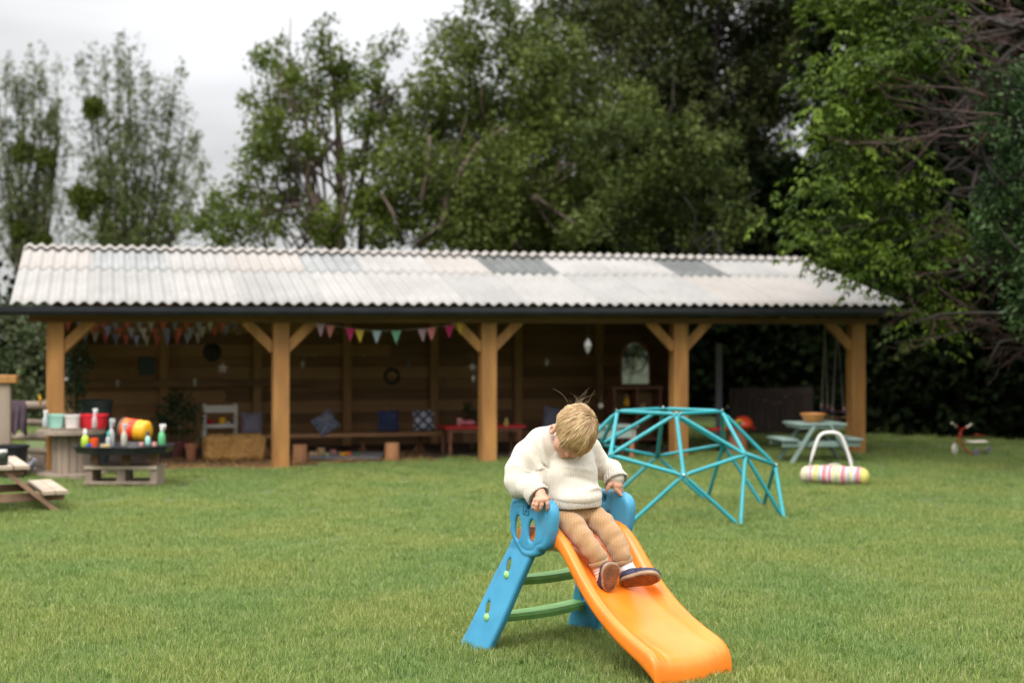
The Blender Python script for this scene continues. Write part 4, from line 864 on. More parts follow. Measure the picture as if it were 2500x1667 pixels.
bottle('spray_bottle', 361, 1052, 1086, YB, 13, mint_p, mat('dark_blue_cap', (.03, .05, .12), None, 4, .4), 'mint bottle with a dark blue top right of the striped drum', 'pump'); bottle('spray_bottle', 264, 1052, 1088, YB-.1, 11, grey_t, mat('teal_cap', (.05, .5, .4), None, 4, .4), 'small clear bottle with a teal cap on the black tray', 'pump')
thing('orange_cup', MB().lathe(at(230, 1090, YB), [(0, 0), (.036, 0), (.042, .085), (.038, .085), (.033, .01), (0, .01)], 16), mat('red_orange_cup', (.85, .1, .015), None, 3, .4), 'bright red orange cup on the black tray', 'cup')
obox('sponge', at(258, 1088, 13.95), (.09, .05, .03), mat('buff_sponge', (.5, .38, .2), None, 30, .95), 'flat buff sponge on the front of the black tray', 'sponge'); thing('blue_lid', MB().lathe(at(218, 1089, 13.95), [(.03, 0), (.03, .02), (0, .022)], 14), mat('blue_lid_plastic', (.03, .1, .5), None, 3, .4), 'small blue lid beside the red orange cup', 'lid')
for px, lb in ((345, 'pink and white pot left of the mint bottle'), (377, 'pink and white pot right of the mint bottle')): thing('paint_pot', MB().lathe(at(px, 1088, 14.0), [(.022, 0), (.024, .03), (.02, .034), (0, .034)], 12), pink, lb, 'pot')
# fallen striped drum
dcn, dax = at(332, 1050, 14.3), norm((.9, -.25, -.10)); sd_ = empty('striped_drum', dcn, 'orange red and yellow drum lying on its side on the tray', 'drum')
Hh = .24; R0 = .108
for nm, a_, b_, mm in (('orange_band', -Hh/2, -.045, orange_p), ('red_band', -.045, .02, mat('red_orange_band', (.75, .045, .02), None, 4, .4)), ('yellow_band', .02, Hh/2, yellow_p)): 
    MB().lathe(dcn+dax*0, [(R0*(1+.02*sin(q*9)), a_+(b_-a_)*q) for q in np.linspace(0, 1, 6)]+([(R0*.8, b_+.02), (0, b_+.025)] if nm[0] == 'y' else []), 22, dax).build(nm, mm, sd_, True)
MB().lathe(dcn, [(R0*.97, -Hh/2-.03), (R0*1.04, -Hh/2-.02), (R0*1.04, -Hh/2), (R0*.85, -Hh/2), (R0*.83, -Hh/2-.03)], 22, dax).build('rim', mat('brown_rim', (.17, .1, .085), None, 5, .6), sd_, True)
MB().lathe(dcn, [(R0*.85, -Hh/2), (R0*.84, 0), (0, 0)], 22, dax).build('lining', mat('grey_lining', (.3, .28, .3), (.45, .44, .46), 20, .6), sd_, True)
# ================= inside the shelter
YBW = 18.9
bench = empty('long_bench', at(860, 1110, 18.3)*np.array([1, 1, 0]), 'long low timber bench along the back wall of the shelter', 'bench')
MB().beam(at(596, 1064, 17.75)+Z*0, at(1096, 1056, 18.75), .34, .05, (0, 0, 1), .004).build('seat', mat('bench_timber', (.31, .155, .07), (.23, .11, .05), 4, .6, .2, 30, (.3, 1, 1)), bench)
for px, Y in ((885, 18.3), (1024, 18.55), (650, 17.9)): p = at(px, 1100, Y); p[2] = 0; MB().tube([p, p+Z*.245], .105 if px > 1000 else .075, 16).build('log_leg', log_m, bench, 'auto')
def cushion(name, c, w_, h_, m, label, tilt=0, rz=RZ, lean=.2):
    N_ = 14; V = []; ca, sa = cos(tilt), sin(tilt); A = np.array([cos(rz), sin(rz), 0]); Bk = np.array([-sin(rz), cos(rz), 0])
    for sg in (-1, 1):
        for i in range(N_+1):
            for j in range(N_+1):
                x, y = 2*i/N_-1, 2*j/N_-1; t_ = .055*((1-x**4)*(1-y**4))**.6; px_ = x*w_/2*(1-.06*(1-abs(y))*1)*1; py_ = y*h_/2*(1-.06*(1-abs(x))); X_, Y_ = px_*ca-py_*sa, px_*sa+py_*ca
                V.append(c+A*X_+Z*Y_+Bk*(sg*t_+lean*Y_))
    n1 = (N_+1)**2; Q = []
    for sgi in (0, 1):
        for i in range(N_):
            for j in range(N_): q = [sgi*n1+i*(N_+1)+j, sgi*n1+(i+1)*(N_+1)+j, sgi*n1+(i+1)*(N_+1)+j+1, sgi*n1+i*(N_+1)+j+1]; Q.append(q if sgi == 0 else q[::-1])
    o = mkobj(name, V, Q, m, None, True, base=c-Z*h_/2); return tag(o, label, 'cushion', 'cushions on the long bench')
def patm(name, c1, c2, kind, scale):
    m = bpy.data.materials.new(name); m.use_nodes = True; t = m.node_tree; n_ = t.nodes.new; l = t.links.new; b = t.nodes['Principled BSDF']; b.inputs['Roughness'].default_value = .9
    tcn = n_('ShaderNodeTexCoord'); mp = n_('ShaderNodeMapping'); mp.inputs['Rotation'].default_value = (0, pi/4 if kind == 'lattice' else 0, 0); l(tcn.outputs['Object'], mp.inputs[0])
    r = n_('ShaderNodeValToRGB'); r.color_ramp.interpolation = 'LINEAR'; r.color_ramp.elements[0].color = (*c1, 1); r.color_ramp.elements[1].color = (*c2, 1)
    if kind == 'lattice':
        w1 = n_('ShaderNodeTexWave'); w1.bands_direction = 'X'; w2 = n_('ShaderNodeTexWave'); w2.bands_direction = 'Z'
        for w_ in (w1, w2): w_.inputs['Scale'].default_value = scale; l(mp.outputs[0], w_.inputs[0])
        mn = n_('ShaderNodeMath'); mn.operation = 'MINIMUM'; l(w1.outputs[1], mn.inputs[0]); l(w2.outputs[1], mn.inputs[1]); l(mn.outputs[0], r.inputs[0]); r.color_ramp.elements[0].position = .12; r.color_ramp.elements[1].position = .3
    elif kind == 'stripe':
        w1 = n_('ShaderNodeTexWave'); w1.bands_direction = 'X'; w1.inputs['Scale'].default_value = scale; l(mp.outputs[0], w1.inputs[0]); l(w1.outputs[1], r.inputs[0])
    else:
        v = n_('ShaderNodeTexVoronoi'); v.inputs['Scale'].default_value = scale; l(mp.outputs[0], v.inputs[0]); l(v.outputs[0], r.inputs[0]); r.color_ramp.elements[0].position = .2; r.color_ramp.elements[1].position = .6
    l(r.outputs[0], b.inputs['Base Color']); return m
gviol = mat('violet_grey_fabric', (.16, .145, .18), (.13, .115, .15), 9, .95, .3, 90); navyf = patm('navy_leaf_fabric', (.05, .06, .14), (.018, .025, .075), 'v', 16); bluef = patm('blue_grey_print', (.05, .06, .11), (.16, .17, .22), 'v', 22); latt = patm('lattice_fabric', (.03, .03, .06), (.38, .38, .42), 'lattice', 3.1)
cushion('cushion', at(615, 1033, 17.75), .25, .27, gviol, 'plain violet grey cushion beside the white shelf'); cushion('cushion', at(795, 1033, 18.0), .29, .26, bluef, 'blue grey print cushion tipped onto one corner', .55); cushion('cushion', at(948, 1027, 18.35), .28, .27, navyf, 'dark navy cushion against the back wall'); cushion('cushion', at(1034, 1026, 18.5), .28, .27, latt, 'navy and white lattice cushion on the long bench'); cushion('cushion', at(1346, 1022, 18.4), .22, .30, mat('slate_fabric', (.11, .105, .15), (.09, .085, .12), 9, .95, .3, 90), 'slate cushion leaning just behind the head of the toddler', -.15)
for px, py0, py1, Y, wd, lb in ((732, 1082, 1127, 17.0, 36, 'log stool just right of the second shelter post'), (957, 1077, 1120, 17.3, 36, 'log stool at the right end of the grey rug')):
    p = at(px, py1, Y); p[2] = 0; r_ = wd*Y/FPX/2; m_ = MB().lathe(p, [(r_*1.02, 0), (r_, .02), (r_*.99, .2), (r_*.96, .212), (0, .214)], 20); thing('log_stool', m_, log_m, lb, 'stool', 'log stools in the shelter')
# rug and toys
rg = [at(751, 1122, 17.35), at(925, 1123, 17.35), at(945, 1106, 18.3), at(775, 1104, 18.3)]; V = [np.array([p[0], p[1], .012]) for p in rg]; m_ = MB().add(V+[v+Z*.012 for v in V], [[4, 5, 6, 7], [3, 2, 1, 0], [0, 1, 5, 4], [1, 2, 6, 5], [2, 3, 7, 6], [3, 0, 4, 7]]); thing('play_rug', m_, patm('grey_rug', (.12, .13, .17), (.24, .25, .29), 'v', 30), 'grey patterned rug on the shelter floor', 'rug', smooth=False)
def toyblk(name, px, Y, size, m, lb, z_=.024, rz=.3, cat='toy'): p = at(px, 1100, Y); p[2] = z_+size[2]/2; return obox(name, p, size, m, lb, cat, rz, .003, 'toys on the grey rug')
wdt = mat('pale_toy_wood', (.5, .34, .17), None, 9, .7)
for i, (px, Y, s_, m__, lb) in enumerate(((765, 17.7, (.10, .06, .05), wdt, 'leftmost pale wooden toy block on the rug'), (783, 17.8, (.08, .07, .09), wdt, 'tall pale wooden block in the toy pile on the rug'), (800, 17.65, (.09, .05, .04), mat('pale_green_toy', (.3, .4, .2), None, 9, .6), 'pale green block in the toy pile on the rug'), (812, 17.85, (.07, .06, .06), mat('pink_toy', (.5, .2, .2), None, 5, .6), 'pink block right of the pale green block'), (838, 17.7, (.07, .05, .04), yellow_p, 'yellow block alone on the rug'), (850, 17.75, (.05, .05, .045), orange_p, 'orange block beside the yellow block on the rug'), (876, 17.8, (.06, .05, .03), mat('dim_green_toy', (.08, .25, .1), None, 5, .6), 'green block on the right half of the rug'))): toyblk('toy_block', px, Y, s_, m__, lb, rz=i*.7)
# straw bale and loose straw
sb = MB(); r4 = np.random.default_rng(21); bc = at(572, 1120, 17.35); bc[2] = .15
F_ = Fld(bc-np.array([.5, .35, .22]), bc+np.array([.5, .35, .22]), .012); g3 = np.meshgrid(*F_.ax, indexing='ij'); q = np.stack(g3, -1)-bc; qx = q@S; qy = q@B; e = np.stack([np.abs(qx)-.29, np.abs(qy)-.15, np.abs(q[..., 2])-.085], -1); d = np.linalg.norm(np.maximum(e, 0), axis=-1)+np.minimum(e.max(-1), 0)-.065; F_.a = d.astype(np.float32); V, Q = F_.mesh()
Vn = vnormals(V, Q[:, ::-1]); V = V+Vn*(.014*snoise(V, 30, 2)+.008*snoise(V, 90, 5))[:, None]; bale = mkobj('straw_bale', V, Q[:, ::-1], straw_m, None, True, base=(bc[0], bc[1], 0)); tag(bale, 'rectangular straw bale in front of the white shelf', 'straw bale')
m_ = MB(); idx_ = r4.integers(0, len(V), 1500)
for i in idx_: d = norm(S*r4.normal()+B*r4.normal()*.4+Z*r4.normal()*.35+Vn[i]*.5); p = V[i]; a_ = norm(np.cross(d, Vn[i]))*.0022; m_.add([p-a_, p+a_, p+d*r4.uniform(.03, .08)], [[0, 1, 2]])
m_.build('straw_ends', straw_m, bale)
ls = MB(); 
for i in range(5200):
    a_ = r4.uniform(1.0, 4.4); b_ = (-.05 if a_ < 2.7 else .45)+r4.uniform(0, 1)**1.5*1.6; p = sh(a_, b_-.1*sin(a_*3), r4.uniform(.004, .03)); d = norm(S*r4.normal()+B*r4.normal()+Z*r4.normal()*.15)*r4.uniform(.03, .09); n_ = norm(np.cross(d, Z))*.003; ls.add([p-n_, p+n_, p+d+n_, p+d-n_], [[0, 1, 2, 3]])
tag(ls.build('loose_straw', straw_m), 'loose golden straw scattered along the left front of the shelter floor', 'straw', kind='stuff')
# white shelf unit
YS = 17.9; sh_c = at(537, 1107, YS); sh_c[2] = 0; shelf = empty('white_shelf', sh_c, 'narrow white wooden shelf unit standing behind the straw bale', 'shelf unit')
wS = (574-500)*YS/FPX; hS = at(537, 985, YS)[2]
for sx in (-1, 1):
    for sy in (-1, 1): MB().box(sh_c+S*sx*wS/2+B*sy*.13+Z*hS/2, (.03, .03, hS), FR, .002).build('leg', white_p, shelf)
for z_, t_ in ((hS-.06, .09), (at(537, 1038, YS)[2], .045), (.2, .03)): MB().box(sh_c+Z*z_, (wS+.0, .25, t_*.35), FR, .002).build('board', white_p, shelf); MB().box(sh_c+Z*z_-B*.147, (wS, .012, t_), FR, .002).build('front_rail', white_p, shelf)
zs = at(537, 1038, YS)[2]+.02
pS = lambda px: at(px, 1036, YS-.02)*np.array([1, 1, 0])+Z*zs
thing('red_bowl', MB().lathe(pS(513), [(0, 0), (.035, 0), (.055, .05), (.05, .05), (.03, .01), (0, .01)], 16), red_p, 'small red bowl on the white shelf', 'bowl'); thing('yellow_pot', MB().lathe(pS(543), [(0, 0), (.04, 0), (.045, .08), (.04, .08), (.035, .01), (0, .01)], 16), yellow_p, 'yellow pot on the white shelf', 'pot'); thing('cream_dish', MB().lathe(pS(556), [(0, 0), (.025, 0), (.03, .03), (0, .035)], 14), white_p, 'little cream dish right of the yellow pot on the white shelf', 'dish')
# leafy things: helper used here and for the trees
def leaves(P, size, rg_, droop=.3, asp=.55, up=.3):
    n_ = len(P); d = rg_.normal(size=(n_, 3)); d[:, 2] -= droop; d /= np.linalg.norm(d, axis=1)[:, None]; u_ = rg_.normal(size=(n_, 3)); u_[:, 2] += up*3; a_ = np.cross(d, u_); a_ /= np.linalg.norm(a_, axis=1)[:, None]+1e-9; s_ = (size*rg_.uniform(.6, 1.25, n_))[:, None]
    nm = np.cross(a_, d); V = np.stack([P, P+d*s_*.45+a_*s_*asp*.5+nm*s_*.06, P+d*s_, P+d*s_*.45-a_*s_*asp*.5+nm*s_*.06], 1).reshape(-1, 3); return V, np.arange(n_*4).reshape(n_, 4)
def leafmat(name, cols, trans=.3, rough=.5, spec=.35):
    m = mat(name, cols[0], cols[-1], 1.2, rough, 0, spec=spec, attr='rnd', c3=cols, trans=trans); return m
dleaf = leafmat('dark_pot_leaf', [(.012, .03, .010), (.025, .055, .018), (.04, .08, .03)], .15)
def bush(name, c, R, n_, size, m, label, pot=None, cat='plant', potm=None, group=None, asp=.5, stemh=None):
    e_ = empty(name, c*np.array([1, 1, 0]), label, cat, group); r_ = np.random.default_rng(int(abs(c[0]*100))+n_); k = max(8, n_//28); cc = r_.normal(size=(k, 3)); cc /= np.linalg.norm(cc, axis=1)[:, None]; cc *= (r_.uniform(.3, 1, k)**.5)[:, None]*np.array(R)
    P = np.repeat(cc, 28, 0)+r_.normal(size=(k*28, 3))*np.array(R)*.2+c; V, Q = leaves(P, size, r_, .2, asp); mkobj('foliage', V, Q, m, e_, attrs={'rnd': np.repeat(r_.uniform(0, 1, len(P)), 4)})
    base_ = c*np.array([1, 1, 0])
    MB().tube([base_+Z*(.1 if pot else 0), base_+Z*c[2]*.6, c], [.02, .015, .008], 7).build('stem', wood_dark, e_)
    if pot: MB().lathe(base_, [(0, 0), (pot[0]*.7, 0), (pot[0]*.95, pot[1]*.85), (pot[0], pot[1]*.85), (pot[0], pot[1]), (pot[0]*.9, pot[1]), (pot[0]*.85, pot[1]*.9), (0, pot[1]*.88)], 18).build('pot', potm or terra, e_, 'auto')
    return e_
bush('potted_bush', at(437, 1012, 17.6), (.26, .2, .27), 900, .06, dleaf, 'dark leafy bush in a dull red pot left of the white shelf', (.10, .22), potm=mat('dull_red_pot', (.13, .04, .035), None, 5, .7)); thing('terracotta_pot', MB().lathe(at(467, 1112, 17.3)*np.array([1, 1, 0]), [(0, 0), (.055, 0), (.07, .16), (.078, .16), (.078, .2), (.07, .2), (.06, .17), (0, .16)], 18), terra, 'empty terracotta pot left of the straw bale', 'pot')
bush('climbing_plant', at(180, 930, 16.6), (.18, .2, .42), 900, .06, dleaf, 'dark climbing plant inside the left corner of the shelter'); bush('small_fir', at(1152, 1012, 18.9), (.13, .1, .2), 400, .04, dleaf, 'small dark fir standing behind the red table')
pb_ = at(234, 1010, 16.9); pb_[2] = 0; hb_ = at(234, 977, 16.9)[2]; thing('grey_bin', MB().lathe(pb_, [(0, 0), (.15, 0), (.19, hb_-.04), (.2, hb_-.04), (.2, hb_), (.1, hb_+.012), (0, hb_+.014)], 20), mat('slate_green_bin', (.045, .065, .065), None, 5, .5), 'slate green lidded bin behind the red tub', 'bin')
# ornaments
def orn(name, px, py, Y, r_, m, lb, shape='ball'):
    p = at(px, py, Y); e_ = empty(name, p, lb, 'ornament', 'ornaments hung in the shelter'); m_ = MB()
    if shape == 'star':
        po = [((r_ if i % 2 == 0 else r_*.45)*sin(i*pi/5), (r_ if i % 2 == 0 else r_*.45)*cos(i*pi/5)) for i in range(10)]; m_.prism(po, p, (S, Z, B), .02)
    elif shape == 'ring': 
        m_.tube([p+S*r_*cos(t)+Z*r_*sin(t) for t in np.linspace(0, 2*pi, 21)], r_*.28, 8, False)
    elif shape == 'moon': m_.tube([p+S*r_*cos(t)+Z*r_*sin(t) for t in np.linspace(pi*.55, pi*1.45, 12)], list(r_*.18*np.sin(np.linspace(.1, pi-.1, 12))), 8)
    elif shape == 'drop': m_.lathe(p-Z*r_*2, [(0, 0), (r_*.5, r_*.8), (r_, r_*2), (r_*.6, r_*3.2), (.0, r_*4)], 12)
    elif shape == 'box': m_.box(p, (r_*2, r_*1.2, r_*2.4), FR, .005)
    else: m_.ball(p, r_, 12)
    m_.build('body', m, e_, 'auto'); top = p+Z*(min(1.62, p[2]+.5)-p[2]); MB().tube([p+Z*r_*.9, top], .003, 4).build('cord', mat('string', (.2, .17, .12), None, 9, .9), e_); return e_
dull_w = mat('dull_white_ornament', (.34, .3, .26), None, 6, .8); wick = mat('dark_wicker', (.03, .022, .015), (.015, .012, .01), 40, .9, .6); wick2 = mat('grey_wicker', (.12, .1, .08), None, 40, .9, .6)
orn('paper_star', 544, 899, 17.2, .075, dull_w, 'pale star ornament left of the second front post', 'star'); orn('shell_ornament', 287, 936, 17.5, .028, dull_w, 'small pale drop ornament over the left of the back rail', 'drop'); orn('shell_ornament', 476, 934, 17.5, .03, dull_w, 'small pale drop ornament above the potted bush', 'drop')
orn('light_bulb', 162, 926, 15.9, .022, whitepl, 'small white bulb just right of the left front post'); orn('wicker_basket', 518, 860, 17.6, .12, wick, 'dark round wicker basket near the pale star'); orn('wicker_wreath', 957, 918, 18.4, .09, wick, 'dark wreath left of the back wall post above the navy cushion', 'ring'); orn('wicker_moon', 1022, 888, 18.3, .13, wick2, 'crescent moon of grey wicker on the back wall', 'moon')
orn('paper_star', 1154, 896, 17.2, .055, dull_w, 'pale star ornament left of the third front post', 'star'); orn('shell_ornament', 1156, 925, 17.2, .025, dull_w, 'small drop ornament under the star by the third post', 'drop'); orn('shell_ornament', 739, 890, 18.0, .032, dull_w, 'small pale ornament right of the second front post', 'drop'); orn('spiral_spinner', 1435, 844, 17.2, .05, mat('spinner_white', (.5, .48, .47), None, 4, .5), 'tall white spinner hanging above the toddler and dome', 'drop')
orn('green_lantern', 358, 893, 18.3, .10, mat('dark_green_tin', (.01, .03, .025), None, 5, .5), 'dark green lantern box on the back wall', 'box'); orn('shell_ornament', 1335, 885, 18.2, .028, dull_w, 'faint pale ornament on the wall above the toddler', 'drop')
orn('paper_ball', 1467, 991, 17.8, .035, dull_w, 'small white ball just right of the head of the toddler')
# red table
YR = 17.9
def tableof(name, x0, x1, ytop, Y, D, th, mt, ml, lb, legs=4, lr=.03, rz=RZ, turned=True, apron=0, am=None):
    a_, b_ = at(x0, ytop, Y), at(x1, ytop, Y); c = (a_+b_)/2; W_ = (b_-a_)[0]/cos(rz); z_ = c[2]; e_ = empty(name, (c[0], c[1], 0), lb, 'table'); A = np.array([cos(rz), sin(rz), 0]); Bk = np.array([-sin(rz), cos(rz), 0])
    MB().box(c-Z*th/2+Bk*D/2, (W_, D, th), (A, Bk, Z), .006).build('tabletop', mt, e_, 'auto')
    if apron: MB().box(c-Z*(th+apron/2)+Bk*D/2, (W_*.92, D*.88, apron), (A, Bk, Z), .003).build('apron', am, e_)
    for sx in (-1, 1):
        for sy in (0, 1):
            p = c+A*sx*(W_/2-.07)+Bk*(.06+sy*(D-.12)); p[2] = 0; zt = z_-th
            MB().lathe(p, [(lr*.7, 0), (lr*.8, zt*.1), (lr, zt*.3), (lr*.7, zt*.45), (lr*1.15, zt*.6), (lr*1.2, zt)] if turned else [(lr, 0), (lr, zt)], 12).build('leg', ml, e_, 'auto')
    return e_, c, A, Bk
brownw = mat('red_brown_wood', (.2, .085, .05), (.15, .06, .035), 6, .6)
tableof('red_table', 1090, 1285, 1040, YR, .5, .035, mat('red_table_paint', (.5, .03, .03), (.42, .025, .025), 4, .5), brownw, 'low table with a bright red top behind the third post', apron=.04, am=brownw)
zt_ = at(1180, 1040, YR)[2]; pR = lambda px, d=.15: at(px, 1040, YR+d)*np.array([1, 1, 0])+Z*zt_
m_ = MB(); r5 = random.Random(2)
thing('folded_red_cloth', MB().box(pR(1140)+Z*.035, (.19, .13, .07), rz=.3, bev=.02), mat('crumpled_red', (.42, .06, .07), (.5, .2, .22), 20, .9, .5), 'crumpled red and pink cloth on the red table', 'cloth'); thing('pink_cup', MB().lathe(pR(1122), [(0, 0), (.03, 0), (.036, .09), (.03, .09), (0, .01)], 14), pink, 'pink cup at the left of the red table', 'cup'); bottle('yellow_bottle', 1236, 1020, 1040, YR+.1, 12, mat('mustard', (.45, .33, .1), None, 4, .5), mat('mustard_cap', (.5, .4, .15), None, 4, .5), 'mustard yellow bottle on the red table', 'pump'); 
cr_ = at(1265, 1105, 17.4); cr_[2] = .05; thing('soft_toy_pile', MB().ball(cr_+Z*.0, .085, 12, (1.3, .9, .7)).ball(cr_+np.array([.1, .03, .02]), .06, 10), mat('pink_grey_plush', (.25, .16, .15), (.18, .14, .15), 20, .95), 'pinkish grey soft toy lying under the red table', 'soft toy')
tableof('sensory_table', 1424, 1562, 1040, 17.4, .5, .02, mat('grey_tray', (.3, .36, .34), None, 4, .5), mat('orange_brown_leg', (.38, .16, .08), None, 6, .6), 'grey green tray table with orange brown legs behind the dome', lr=.032, turned=False, apron=.13, am=mat('grey_green_panel', (.28, .35, .32), (.25, .31, .28), 4, .6))
# play kitchen with mirror above
kc = at(1548, 1110, 19.3); kc[2] = 0; ktm = at(1548, 942, 19.3)[2]; kit = empty('play_kitchen', kc, 'dark red brown wooden play kitchen under the arched mirror', 'play kitchen')
for x_ in (-.33, 0, .33): MB().box(kc+S*x_+Z*ktm/2, (.03, .28, ktm), FR, .003).build('side_panel', brownw, kit)
for z_ in (.12, .48, ktm-.02): MB().box(kc+Z*z_, (.72, .30, .03), FR, .003).build('shelf', brownw, kit)
MB().box(kc+B*.14+Z*ktm/2, (.68, .015, ktm), FR).build('back_panel', wood_dark, kit)
bottle('yellow_pot_toy', 1530, 962, 990, 19.2, 14, yellow_p, mat('dull_wood_knob', (.3, .2, .1), None, 5, .6), 'yellow toy pot on the play kitchen shelf', 'pump'); thing('wooden_cup', MB().lathe(kc+S*.12+Z*.495, [(0, 0), (.04, 0), (.05, .1), (.04, .1), (0, .02)], 14), wdt, 'pale wooden cup on the play kitchen shelf', 'cup')
mc = at(1550, 888, 19.35); mir = empty('arched_mirror', mc, 'arched mirror in a wooden frame reflecting greenery', 'mirror'); rm = .19; hm = .17
po = [(-rm, -.27), (rm, -.27)]+[(rm*cos(t), .07+rm*1.15*sin(t)) for t in np.linspace(0, pi, 15)]; MB().prism(po, mc-B*.012, (S, Z+B*.055, norm(B-Z*.055)), .006).build('glass', mat('mirror_glass', (.17, .19, .13), None, 3, .03, metal=1), mir)
fr2 = [mc+S*x_*1.05+Z*y_*1.05-B*.01 for x_, y_ in po]; MB().tube(fr2+[fr2[0]], .016, 6).build('frame', mat('mirror_frame', (.2, .08, .035), None, 8, .6), mir)
gp = at(1755, 1100, 19.7); gp[2] = 0; zt2 = at(1755, 838, 19.7)[2]; thing('grey_board', MB().box(gp+Z*(zt2+.05)/2, (.085, .04, zt2-.05), bev=.004), mat('cool_grey_board', (.2, .19, .23), None, 5, .7), 'narrow cool grey board upright at the right end of the back wall', 'board')
# red toy on a stump
st_c = at(1800, 1092, 18.6); st_c[2] = 0; thing('tree_stump_table', MB().lathe(st_c, [(.15, 0), (.135, .05), (.125, .25), (.14, at(1800, 1048, 18.6)[2]), (0, at(1800, 1048, 18.6)[2]+.002)], 18), mat('stump_orange_wood', (.36, .17, .09), (.28, .12, .06), 7, .8), 'orange brown stump seen through the right side of the dome', 'stump')
zt3 = at(1800, 1048, 18.6)[2]; tb = empty('red_toy_house', st_c+Z*zt3, 'red domed toy with a green and yellow ring on the stump', 'toy'); MB().box(st_c+Z*(zt3+.012)-S*.12, (.66, .2, .022), FR, .004).build('base', red_p, tb); MB().lathe(st_c+Z*(zt3+.024)+S*.08, [(.2, 0), (.19, .06), (.15, .11), (.08, .145), (0, .155)], 20, sq=(1, .7)).build('dome_shell', mat('red_orange_toy', (.6, .06, .02), None, 3, .4), tb, True)
q0 = st_c+Z*(zt3+.09)-B*.13-S*.04; MB().lathe(q0, [(.055, 0), (.055, .012), (0, .014)], 16, -B).build('yellow_ring', yellow_p, tb, 'auto'); MB().lathe(q0-B*.012, [(.034, 0), (.034, .012), (0, .014)], 16, -B).build('green_disc', mat('green_disc', (.05, .25, .1), None, 3, .4), tb, 'auto')
# dark board fence behind the last bay
fc0, fc1 = at(1782, 1080, 21.5), at(1985, 1080, 22.0); fc0[2] = fc1[2] = 0; bf = empty('board_fence', (fc0+fc1)/2, 'dark brown board fence behind the last bay of the shelter', 'fence'); dk = mat('dark_fence_stain', (.05, .032, .026), (.03, .02, .017), 5, .85, .4, 30, (3, 3, .4)); m_ = MB(); nb_ = 13; hf_ = at(1880, 946, 21.7)[2]
for i in range(nb_): p = fc0+(fc1-fc0)*(i+.5)/nb_; m_.box(p+Z*hf_/2, (.094, .02, hf_-.01*(i % 3)), rz=.12)
m_.build('boards', dk, bf); MB().beam(fc0+Z*(hf_-.1), fc1+Z*(hf_-.1), .03, .07).build('rail', dk, bf); hm_ = MB()
for px, py in ((1838, 965), (1868, 977), (1888, 985), (1904, 982), (1918, 968)): hm_.ball(at(px, py, 21.45), .022, 8, (1, .4, 1.2))
hm_.build('painted_hearts', mat('faded_pink', (.14, .07, .06), None, 4, .8), bf, True)
# baby swing in the last bay
YW = 19.0; swg = empty('baby_swing', at(2033, 1010, YW), 'wooden baby swing with coloured beads on ropes in the last bay', 'swing'); rope = mat('grey_rope', (.34, .31, .28), None, 20, .9)
cs_ = [at(2006, 1000, YW-.14), at(2032, 1006, YW-.15), at(2060, 1006, YW-.02), at(2020, 1000, YW+.14)]; tops = [at(2014, 795, YW), at(2044, 795, YW)]
for i, c in enumerate(cs_):
    t_ = tops[0 if i in (0, 3) else 1]; MB().tube([c, t_], .009, 6).build('rope', rope, swg)
    for z_, mm in ((.02, mat('bead_blue', (.03, .12, .4), None, 3, .4)), (.065, pink), (-.05, wdt)): MB().lathe(c+Z*z_-Z*.04, [(.012, 0), (.017, .01), (.017, .03), (.012, .04)], 8).build('bead', mm, swg, True)
for i in range(4): MB().tube([cs_[i]-Z*.0, cs_[(i+1) % 4]-Z*.0], .012, 8).build('side_bar', brownw, swg)
ctr = sum(cs_)/4-Z*.09; MB().box(ctr, (.27, .25, .018), rz=.2, bev=.004).build('seat', brownw, swg)
# sage picnic table with orange bowl
sp = at(1989, 1125, 17.1); sp[2] = 0; rz_ = .12; A_s = np.array([cos(rz_), sin(rz_), 0]); B_s = np.array([-sin(rz_), cos(rz_), 0]); SF = (A_s, B_s, Z); spt = empty('sage_picnic_table', sp, 'sage green childrens picnic table under the right end of the shelter', 'picnic table')
zt = at(1989, 1033, 17.1)[2]; zb = at(1989, 1071, 17.0)[2]
MB().box(sp+Z*zt, (.62, .55, .025), SF, .003).build('tabletop', sage, spt); MB().box(sp+Z*(zt-.035), (.56, .5, .03), SF, .002).build('table_frame', sage, spt)
for sg in (-1, 1): MB().box(sp+A_s*sg*.40+Z*zb, (.20, .6, .022), SF, .003).build('bench_board', sage, spt)
for d_ in (-.24, .24):
    MB().box(sp+B_s*d_+Z*(zb-.05), (.96, .03, .065), SF, .003).build('bench_bearer', sage, spt)
    for sg in (-1, 1): MB().beam(sp+B_s*(d_-.03)+A_s*sg*.10+Z*(zt-.02), sp+B_s*(d_-.03)+A_s*sg*.38, .03, .075, B_s, .003).build('leg', sage, spt)
bw_ = sp+Z*(zt+.0125)-A_s*.02; thing('orange_bowl', MB().lathe(bw_, [(0, 0), (.09, 0), (.125, .04), (.145, .095), (.155, .095), (.155, .108), (.14, .108), (.11, .04), (0, .015)], 24), mat('orange_brown_bowl', (.55, .24, .07), None, 3, .45), 'orange brown bowl on top of the sage picnic table', 'bowl')
